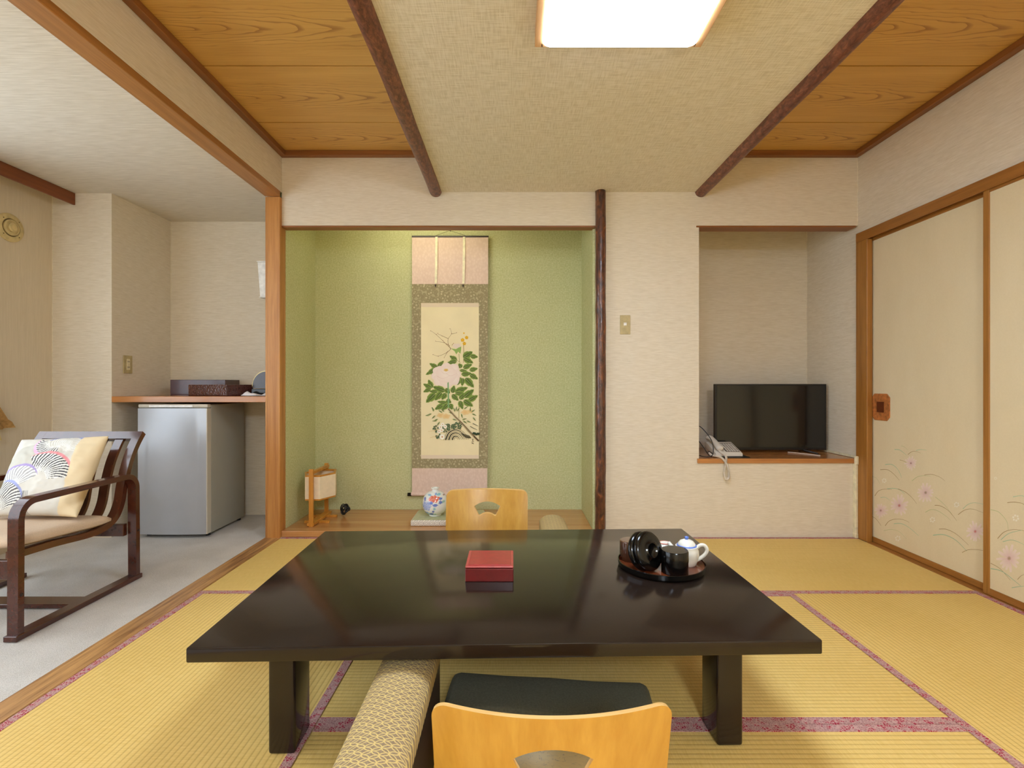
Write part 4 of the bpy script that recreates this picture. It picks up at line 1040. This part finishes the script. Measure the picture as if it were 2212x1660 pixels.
# ------------------------------------------------------------------ television and phone in the recess
TV = empty('television', (1.708, 3.32, 0.483), 'flat black television standing in the wall recess', 'television')
B().box(1.355, 2.096, 3.332, 3.367, 0.499, 0.940, 0.003, 2).build('casing', 'black', TV)
B().box(1.366, 2.085, 3.3305, 3.3325, 0.517, 0.930).build('screen', 'screen', TV)
B().box(1.50, 1.92, 3.367, 3.40, 0.53, 0.80, 0.01, 2).build('rear_housing', 'black', TV)
for sx, cx in ((-1, 1.52), (1, 1.93)):
    ft = B()
    ft.tube([(cx, 3.35, 0.508), (cx + sx * 0.02, 3.33, 0.498), (cx + sx * 0.05, 3.235, 0.4887)], [0.009, 0.008, 0.005], 8)
    ft.tube([(cx, 3.35, 0.508), (cx + sx * 0.02, 3.37, 0.498), (cx + sx * 0.05, 3.45, 0.4887)], [0.009, 0.008, 0.005], 8)
    ft.build('foot', 'black', TV, smooth=True)
o = B().prism([(1.30, 3.085), (1.470, 3.085), (1.468, 3.27), (1.30, 3.27)], 'xy', 0.4832, 0.4882, bev=0.001).build('desk_pad', 'black', None); tag(o, 'thin black pad under the white telephone', 'pad')
o = B().tube(smooth_path([(1.83, 3.318, 0.4875), (1.88, 3.28, 0.4862), (1.935, 3.20, 0.4862), (1.955, 3.17, 0.4862)], 6), 0.003, 6).build('white_cable', 'cord_white', None, smooth=True); tag(o, 'short white cable on the recess shelf below the television', 'cable')
PH = empty('telephone', (1.355, 3.21, 0.4885), 'white push-button telephone with its handset, in front of the television', 'telephone')
LOCAL.discard(PH.name)
b = B().prism([(3.118, 0.490), (3.302, 0.520), (3.302, 0.556), (3.285, 0.560), (3.122, 0.508), (3.118, 0.503)], 'yz', 1.272, 1.440, bev=0.003); b.build('phone_body', 'phone', PH, smooth='auto')
B().box(1.290, 1.425, 3.135, 3.29, 0.4885, 0.497).build('phone_foot', 'black', PH)
sl = (0.560 - 0.508) / (3.285 - 3.122)
def ptop(x, y, h=0.0): return (x, y, 0.508 + (y - 3.122) * sl + h)
b = B(); b.prism([(3.140, ptop(0, 3.140)[2] - .004), (3.262, ptop(0, 3.262)[2] - .004), (3.262, ptop(0, 3.262)[2] + .0012), (3.140, ptop(0, 3.140)[2] + .0012)], 'yz', 1.345, 1.432); b.build('keypad_plate', 'keypad', PH)
kb = None
for r_ in range(6):
    for c_ in range(5):
        x = 1.352 + c_ * 0.0158; y = 3.146 + r_ * 0.0188; z = ptop(x, y)[2]
        if kb is None or True:
            k_ = B(); k_.prism([(y, z + .0005), (y + .0105, z + .0105 * sl + .0005), (y + .0105, z + .0105 * sl + .004), (y, z + .004)], 'yz', x, x + 0.0105); k_.build('key', 'key', PH)
hs = smooth_path([(1.306, 3.132, 0.530), (1.306, 3.175, 0.549), (1.302, 3.23, 0.574), (1.298, 3.275, 0.586), (1.298, 3.300, 0.582)], 5)
rr = [0.014, 0.021, 0.0235, 0.024, 0.0235, 0.022, 0.0205, 0.0195, 0.019, 0.0188, 0.0188, 0.0188, 0.019, 0.0195, 0.0205, 0.022, 0.0235, 0.024, 0.0235, 0.021, 0.014]
HS = B().tube([(p.x, p.y, p.z) for p in hs], rr, 14, flat=0.72).build('handset', 'phone', PH, smooth=True)
# coiled cord: parent phone
def coil(path, R_, r_, turns, name, mat, parent):
    P0 = smooth_path(path, 12); n = len(P0); pts = []
    N2 = turns * 8
    for i in range(N2 + 1):
        t = i / N2 * (n - 1); k = min(int(t), n - 2); f_ = t - k; p = P0[k].lerp(P0[k + 1], f_); d = (P0[k + 1] - P0[k]).normalized()
        a = d.cross(Vector((0, 1, 0.2))).normalized(); b_ = d.cross(a); ph = 2 * PI * i / 8
        pts.append(p + a * R_ * math.cos(ph) + b_ * R_ * math.sin(ph))
    return B().tube(pts, r_, 5).build(name, mat, parent, smooth=True)
coil([(1.300, 3.135, 0.520), (1.308, 3.060, 0.500), (1.300, 3.040, 0.455), (1.290, 3.038, 0.400), (1.302, 3.040, 0.362), (1.318, 3.038, 0.372), (1.314, 3.040, 0.43), (1.296, 3.042, 0.468), (1.272, 3.055, 0.494), (1.245, 3.12, 0.497), (1.255, 3.18, 0.500)], 0.0055, 0.0019, 110, 'coiled_cord', 'cord_white', PH)
o = B().tube(smooth_path([(1.152, 3.20, 0.680), (1.195, 3.17, 0.668), (1.240, 3.125, 0.60), (1.250, 3.105, 0.54), (1.238, 3.10, 0.495), (1.19, 3.12, 0.488), (1.152, 3.16, 0.500)], 8), 0.0026, 6).build('antenna_cable', 'black', None, smooth=True); tag(o, 'black cable looping over the telephone from the recess edge', 'cable')
o = B().tube(smooth_path([(1.152, 3.26, 0.62), (1.20, 3.25, 0.585), (1.238, 3.23, 0.53), (1.252, 3.20, 0.495), (1.255, 3.14, 0.4862)], 8), 0.0026, 6).build('power_cable', 'black', None, smooth=True); tag(o, 'shorter black cable running down behind the telephone', 'cable')
DU = empty('cable_duct', (2.098, 3.056, 0.01), 'cream plastic cable duct running down beside the corner post', 'cable duct')
B().box(2.090, 2.1065, 3.042, 3.0665, 0.012, 0.4545, 0.002).build('vertical_run', 'duct', DU)
B().box(2.088, 2.1068, 3.036, 3.0545, 0.448, 0.500, 0.003).build('corner_cap', 'duct', DU)
B().box(2.086, 2.1068, 3.038, 3.0668, 0.001, 0.030, 0.003).build('foot_cap', 'duct', DU)
B().box(2.106, 2.1205, 3.0665, 3.56, 0.484, 0.498, 0.002).build('shelf_run', 'duct', DU)

# ------------------------------------------------------------------ plates on the walls
W_ = empty('switch_plate', (0.693, YB, 1.245), 'olive wall plate with a small white button on the cream pier', 'switch')
B().box(0.662, 0.725, YB - 0.005, YB - 0.0002, 1.245, 1.362, 0.0015).build('plate', 'plate', W_)
B().box(0.684, 0.702, YB - 0.008, YB - 0.0045, 1.298, 1.316, 0.001).build('button', 'white_box', W_)
O_ = empty('wall_outlet', (-2.456, 3.19, 1.008), 'olive wall outlet beside the counter shelf', 'outlet')
B().box(-2.4555, -2.450, 3.155, 3.228, 1.008, 1.122, 0.0015).build('plate', 'plate', O_)
B().box(-2.4505, -2.447, 3.178, 3.205, 1.030, 1.100, 0.001).build('socket', 'socket', O_)
for z in (1.047, 1.083):
    for y in (3.185, 3.195): B().box(-2.4472, -2.4462, y, y + 0.003, z - 0.005, z + 0.005).build('socket_slot', 'black', O_)
VN = empty('round_vent', (XS, 2.806, 1.818), 'round cream air vent high on the side wall', 'vent')
mv = Matrix.Rotation(PI / 2, 4, 'Y')
B().lathe([(0, 0.0), (0.079, 0.0), (0.079, 0.004), (0.070, 0.010), (0.052, 0.012), (0.050, 0.006), (0, 0.006)], (XS + 0.0002, 2.806, 1.818), 48, mv).build('outer_ring', 'vent', VN, smooth='auto')
B().lathe([(0, 0.0068), (0.049, 0.0068)], (XS + 0.0002, 2.806, 1.818), 48, mv).build('throat', 'vent_dark', VN)
B().lathe([(0, 0.007), (0.043, 0.007), (0.044, 0.014), (0.036, 0.017), (0.034, 0.013), (0, 0.013)], (XS + 0.0002, 2.806, 1.818), 40, mv).build('inner_ring', 'vent', VN, smooth='auto')
B().lathe([(0, 0.013), (0.024, 0.013), (0.025, 0.022), (0.018, 0.025), (0.010, 0.021), (0, 0.021)], (XS + 0.0002, 2.806, 1.818), 32, mv).build('centre_cone', 'vent', VN, smooth='auto')
for k in range(4):
    a = PI / 4 + k * PI / 2
    B().lathe([(0, 0.011), (0.003, 0.011), (0.003, 0.0125), (0, 0.0125)], (XS, 2.806 + 0.062 * math.cos(a), 1.818 + 0.062 * math.sin(a)), 10, mv).build('screw', 'vent_dark', VN)
# white unit high on the hidden side wall
U = empty('wall_unit', (-1.58, 3.30, 1.46), 'slim white wall unit half hidden behind the square post', 'wall unit')
B().prism([(-1.665, 1.738), (-1.506, 1.738), (-1.506, 1.512), (-1.648, 1.512)], 'xz', 3.27, 3.34, bev=0.002).build('unit_body', 'white_box', U)
B().prism([(-1.668, 1.7395), (-1.506, 1.7395), (-1.506, 1.745), (-1.668, 1.745)], 'xz', 3.266, 3.344).build('unit_top', 'white_box', U)
B().box(-1.652, -1.506, 3.266, 3.344, 1.506, 1.511).build('unit_bottom', 'white_box', U)

# ------------------------------------------------------------------ fridge
FR = empty('small_fridge', (-2.075, 3.27, 0), 'small silver-grey fridge under the wooden counter shelf', 'fridge')
fx0, fx1 = -2.288, -1.862
B().box(fx0, fx1, 3.098, 3.480, 0.018, 0.812, 0.006, 2).build('cabinet', 'fridge_side', FR, smooth='auto')
dpts = [(fx0, 3.094)] + [(fx0 + 0.004 + (fx1 - fx0 - 0.008) * i / 12, 3.052 - 0.010 * math.sin(PI * i / 12)) for i in range(13)] + [(fx1, 3.094)]
dr = B().prism(dpts, 'xy', 0.022, 0.792, bev=0.002).build('door', 'fridge', FR, smooth='auto')
B().box(fx1 - 0.020, fx1 + 0.0008, 3.052, 3.0935, 0.0225, 0.7915, 0.002).build('door_edge', 'fridge_trim', dr)
tb_ = B(); tb_.box(fx0, fx1, 3.058, 3.097, 0.794, 0.816, 0.006, 2); tb_.build('top_cover', 'fridge_trim', FR, smooth='auto')
B().box(fx0 + 0.07, fx1 - 0.09, 3.054, 3.0595, 0.797, 0.811, 0.001).build('handle_strip', 'white_box', FR)
for x in (fx0 + 0.03, fx1 - 0.03):
    for y in (3.115, 3.46): B().lathe([(0, 0), (0.014, 0), (0.014, 0.02), (0, 0.02)], (x, y, 0), 14).build('foot', 'black', FR)

# things on the counter
zc = 0.864
def tray_box(name, cx, cy, w, d, h, rz, label, front):
    r = empty(name, (cx, cy, zc), label, 'tray box', rz=rz, local=True)
    B().box(-w / 2, w / 2, -d / 2, d / 2, 0, 0.006, 0.001).build('bottom', 'tray_red', r)
    for nm, a in (('side', (-w / 2, w / 2, -d / 2, -d / 2 + .008)), ('side', (-w / 2, w / 2, d / 2 - .008, d / 2)), ('side', (-w / 2, -w / 2 + .008, -d / 2 + .008, d / 2 - .008)), ('side', (w / 2 - .008, w / 2, -d / 2 + .008, d / 2 - .008))):
        B().box(*a, 0.006, h, 0.002, 2).build(nm, front, r)
    return r
tray_box('lacquer_tray', -2.135, 3.488, 0.36, 0.20, 0.105, 0.06, 'deep dark brown lacquered tray box at the back of the counter', 'tray_red')
tray_box('lacquer_tray', -1.885, 3.240, 0.33, 0.20, 0.072, -0.36, 'shallower hammered lacquer tray box in front on the counter', 'hammered')
CB = empty('cup_case', (-1.60, 3.33, zc), 'cup case with a smoked arched lid and cream edge, half behind the square post', 'case')
B().box(-1.690, -1.512, 3.24, 3.44, zc, zc + 0.045, 0.003).build('case_base', 'black_gloss', CB)
q = [(-1.690 + 0.0, zc + 0.048)] + [(-1.605 - 0.085 * math.cos(PI * i / 16), zc + 0.062 + 0.095 * math.sin(PI * i / 16)) for i in range(0, 17)] + [(-1.520, zc + 0.048)]
B().prism(q, 'xz', 3.256, 3.42).build('case_lid', 'smoke', CB, smooth='auto')
qi = [(-1.605 - 0.092 * math.cos(PI * i / 16), zc + 0.060 + 0.103 * math.sin(PI * i / 16)) for i in range(17)]; qo = [(-1.605 - 0.0855 * math.cos(PI * i / 16), zc + 0.060 + 0.0965 * math.sin(PI * i / 16)) for i in range(17)]
B().prism(qi + qo[::-1], 'xz', 3.262, 3.43).build('lid_edge', 'gold', CB, smooth='auto')
b = B(); b.grid(24, 10, lambda u, v: (-1.71 + 0.19 * u, 3.15 + 0.075 * v, zc + 0.003 + (0.015 + 0.009 * math.sin(u * 7 + v * 2) + .004 * math.sin(u * 19)) * (math.sin(PI * v) ** .5) * (min(1, u * 8) * min(1, (1 - u) * 8)) ** .5))
b.grid(2, 2, lambda u, v: (-1.71 + 0.19 * u, 3.15 + 0.075 * v, zc + 0.001))
o = b.build('folded_towel', 'towel', None, smooth=True); tag(o, 'small folded white towel on the counter in front of the cup case', 'towel')

# ------------------------------------------------------------------ curtain
CU = empty('curtain', (-2.74, 2.6, 0.66), 'tied-back ochre curtain at the side window edge', 'curtain')
def cf_(u, v):
    z = 2.03 - (2.03 - 0.68) * v
    if z > 1.12:
        k = 1 - math.exp(-((z - 1.12) / 0.30) ** 2); y0_, y1_ = 2.42 - 0.14 * k, 2.50 + 0.06 * k
    else:
        k = min(1, (1.12 - z) / 0.44); y0_, y1_ = 2.42 - 0.02 * k, 2.50 + 0.263 * k
    y = y0_ + (y1_ - y0_) * u
    return (-2.755 + 0.016 * math.sin(u * 26) * (0.4 + 0.6 * k), y, z + (0.02 * u if v > .97 else 0))
b = B(); b.grid(70, 40, cf_); b.build('drape', 'curtain', CU, smooth=True)
b = B(); b.grid(30, 12, lambda u, v: (-2.728 + 0.006 * math.sin(u * 40), 2.44 + (0.06 + 0.17 * v) * u, 1.10 - 0.46 * v)); b.build('lace_layer', 'lace', CU, smooth=True)
B().box(-2.79, -2.715, 2.43, 2.53, 1.09, 1.14, 0.01, 2).build('tie_band', 'curtain', CU)

# ------------------------------------------------------------------ bentwood armchair
AC = empty('armchair', (-2.10, 2.12, 0), 'dark mahogany bentwood armchair with a beige seat on the carpet', 'armchair')
def arm_frame(x0, x1):
    p = [(1.836, 0.020), (1.838, 0.44)] + [(1.898 - 0.058 * math.cos(math.radians(t)), 0.445 + 0.058 * math.sin(math.radians(t))) for t in range(10, 91, 10)]
    p += [(2.33, 0.503)] + [(2.345 + 0.064 * math.sin(math.radians(t)), 0.439 + 0.064 * math.cos(math.radians(t))) for t in range(10, 91, 10)] + [(2.412, 0.020)]
    o = B().bent(p, 0.024, x0, x1).build('arm_hoop', 'chairwood', AC, smooth='auto')
    B().box(x0 - 0.006, x1 + 0.004, 1.815, 2.435, 0.0, 0.021, 0.002).build('floor_runner', 'chairwood', AC)
arm_frame(-1.843, -1.803); arm_frame(-2.405, -2.365)
# seat/back side rails
rail = smooth_path([(1.86, 0.302, 0), (2.02, 0.295, 0), (2.18, 0.281, 0), (2.27, 0.285, 0), (2.335, 0.315, 0), (2.372, 0.375, 0), (2.392, 0.46, 0), (2.425, 0.56, 0), (2.468, 0.64, 0), (2.510, 0.695, 0)], 6)
rail = [(p.x, p.y) for p in rail]
for x0_ in (-1.884, -2.362): B().bent(rail, 0.026, x0_, x0_ + 0.038).build('side_rail', 'chairwood_z', AC, smooth='auto')
# top rail follows the back's end
B().bent(rail[-5:], 0.0255, -2.324, -1.884).build('top_rail', 'chairwood_z', AC, smooth='auto')
slat_path = [(y, z) for y, z in rail if z > 0.30 and y > 2.3][:-4]
for i in range(5):
    xs = -2.300 + 0.0835 * i
    B().bent(slat_path, 0.014, xs, xs + 0.040).build('back_slat', 'chairwood_z', AC, smooth='auto')
B().box(-2.362, -1.846, 2.375, 2.398, 0.215, 0.272, 0.002).build('rear_crossbar', 'chairwood', AC)
B().box(-2.365, -1.843, 1.850, 1.872, 0.215, 0.285, 0.002).build('front_crossbar', 'chairwood', AC)
B().box(-2.365, -1.843, 2.085, 2.165, 0.003, 0.020, 0.002).build('floor_stretcher', 'chairwood', AC)
for x in (-1.803,):
    for y, z in ((1.838, 0.165), (2.412, 0.235)):
        B().lathe([(0, 0), (0.007, 0), (0.006, 0.0015), (0, 0.002)], (x, y, z), 14, mv).build('screw_cap', 'dark_wood', AC, smooth=True)
b = B()
def seatf(u, v):
    x = -2.362 + 0.515 * u; y = 1.852 + 0.475 * v; e = (max(0, 1 - abs(2 * u - 1) ** 8) ** .4) * (max(0, 1 - abs(2 * v - 1) ** 8) ** .4)
    return x, y, e
b.grid(24, 24, lambda u, v: (seatf(u, v)[0], seatf(u, v)[1], 0.340 - 0.035 * v + 0.032 * seatf(u, v)[2] + .02 * max(0, v - .8)))
b.grid(24, 24, lambda u, v: (seatf(u, v)[0], seatf(u, v)[1], 0.340 - 0.035 * v - 0.020 * seatf(u, v)[2] + .02 * max(0, v - .8)))
bmesh.ops.remove_doubles(b.bm, verts=b.bm.verts, dist=0.0004)
b.build('seat_pad', 'seat_cloth', AC, smooth=True)
# throw pillow with a wave print
bm = bmesh.new(); cl = bm.verts.layers.float_color.new('paint'); n = 170
c00 = Vector((-2.268, 2.175, 0.362)); c10 = Vector((-1.885, 2.165, 0.362)); c11 = Vector((-1.936, 2.400, 0.690)); c01 = Vector((-2.352, 2.400, 0.672))
def pcol(u, v):
    if u > 0.80 + 0.03 * math.sin(v * 5): return (230, 211, 174)
    c = (214, 210, 200)
    if (u - .28) ** 2 + (v - .62) ** 2 < .06: c = (196, 192, 180)
    def wave(cx, cy, r0, r1, a0, a1, n_, dark, crest=None, tw=16):
        nonlocal c
        dx, dy = u - cx, v - cy; r = math.hypot(dx, dy); a = math.degrees(math.atan2(dy, dx)) % 360
        if r0 < r < r1 and a0 < a < a1:
            t = (a - a0 + tw * ((r - r0) / (r1 - r0)) ** 2) / (a1 - a0) * n_
            c = dark if (t % 1.0) < 0.40 * min(1, (r - r0) / (r1 - r0) * 2.5) + 0.06 else (232, 230, 222)
        w_ = 0.034 * math.sin(max(0, min(1, (a - a0) / (a1 - a0))) * PI) ** .6
        if crest and r1 <= r < r1 + w_ and a0 < a < a1: c = crest
    wave(.52, .52, .05, .30, 350, 360, 3, (84, 82, 84))
    wave(.60, .74, .06, .26, 5, 150, 17, (202, 198, 186), (150, 158, 204))
    wave(.52, .92, .10, .22, 170, 300, 13, (90, 88, 92), (228, 184, 212))
    wave(.50, .36, .12, .36, 8, 118, 15, (74, 72, 76), (228, 150, 154))
    wave(.26, .26, .06, .30, 35, 150, 11, (168, 166, 166), (166, 148, 196))
    wave(.06, .02, .06, .36, 15, 95, 11, (92, 90, 92), (158, 164, 208))
    if .36 < u < .47 and v < .24 and (u * 60 % 1) < .4: c = (110, 108, 108)
    return c
V = {}
for sgn in (1, -1):
    for i in range(n + 1):
        for j in range(n + 1):
            if sgn < 0 and (i in (0, n) or j in (0, n)): V[sgn, i, j] = V[1, i, j]; continue
            u, v = i / n, j / n
            a, c_ = 2 * u - 1, 2 * v - 1
            p = c00.lerp(c10, u).lerp(c01.lerp(c11, u), v)
            e = (max(0, 1 - a * a) ** .42) * (max(0, 1 - c_ * c_) ** .42)
            nrm = (c10 - c00).cross(c01 - c00).normalized()
            wr_ = 0.004 * mnoise.noise(Vector((u * 5, v * 9, 3))) + 0.002 * mnoise.noise(Vector((u * 14, v * 16, 8)))
            pull = 0.05 * (1 - a * a) * c_; pull2 = 0.04 * (1 - c_ * c_) * a
            p = p - (c01 - c00) * pull * .5 - (c10 - c00) * pull2 * .5 + nrm * sgn * (0.066 * e + wr_ * e * 2)
            if sgn > 0 and v < .12: pass
            vv = bm.verts.new(p); vv[cl] = (*lin(pcol(u, v) if sgn > 0 else (226, 208, 172)), 1); V[sgn, i, j] = vv
    for i in range(n):
        for j in range(n):
            f = [V[sgn, i, j], V[sgn, i + 1, j], V[sgn, i + 1, j + 1], V[sgn, i, j + 1]]
            bm.faces.new(f if sgn > 0 else f[::-1])
b = B(); b.bm.free(); b.bm = bm; o = b.build('throw_pillow', 'paint', None, smooth=True)
tag(o, 'grey and cream throw pillow with a wave print leaning on the armchair back', 'pillow')
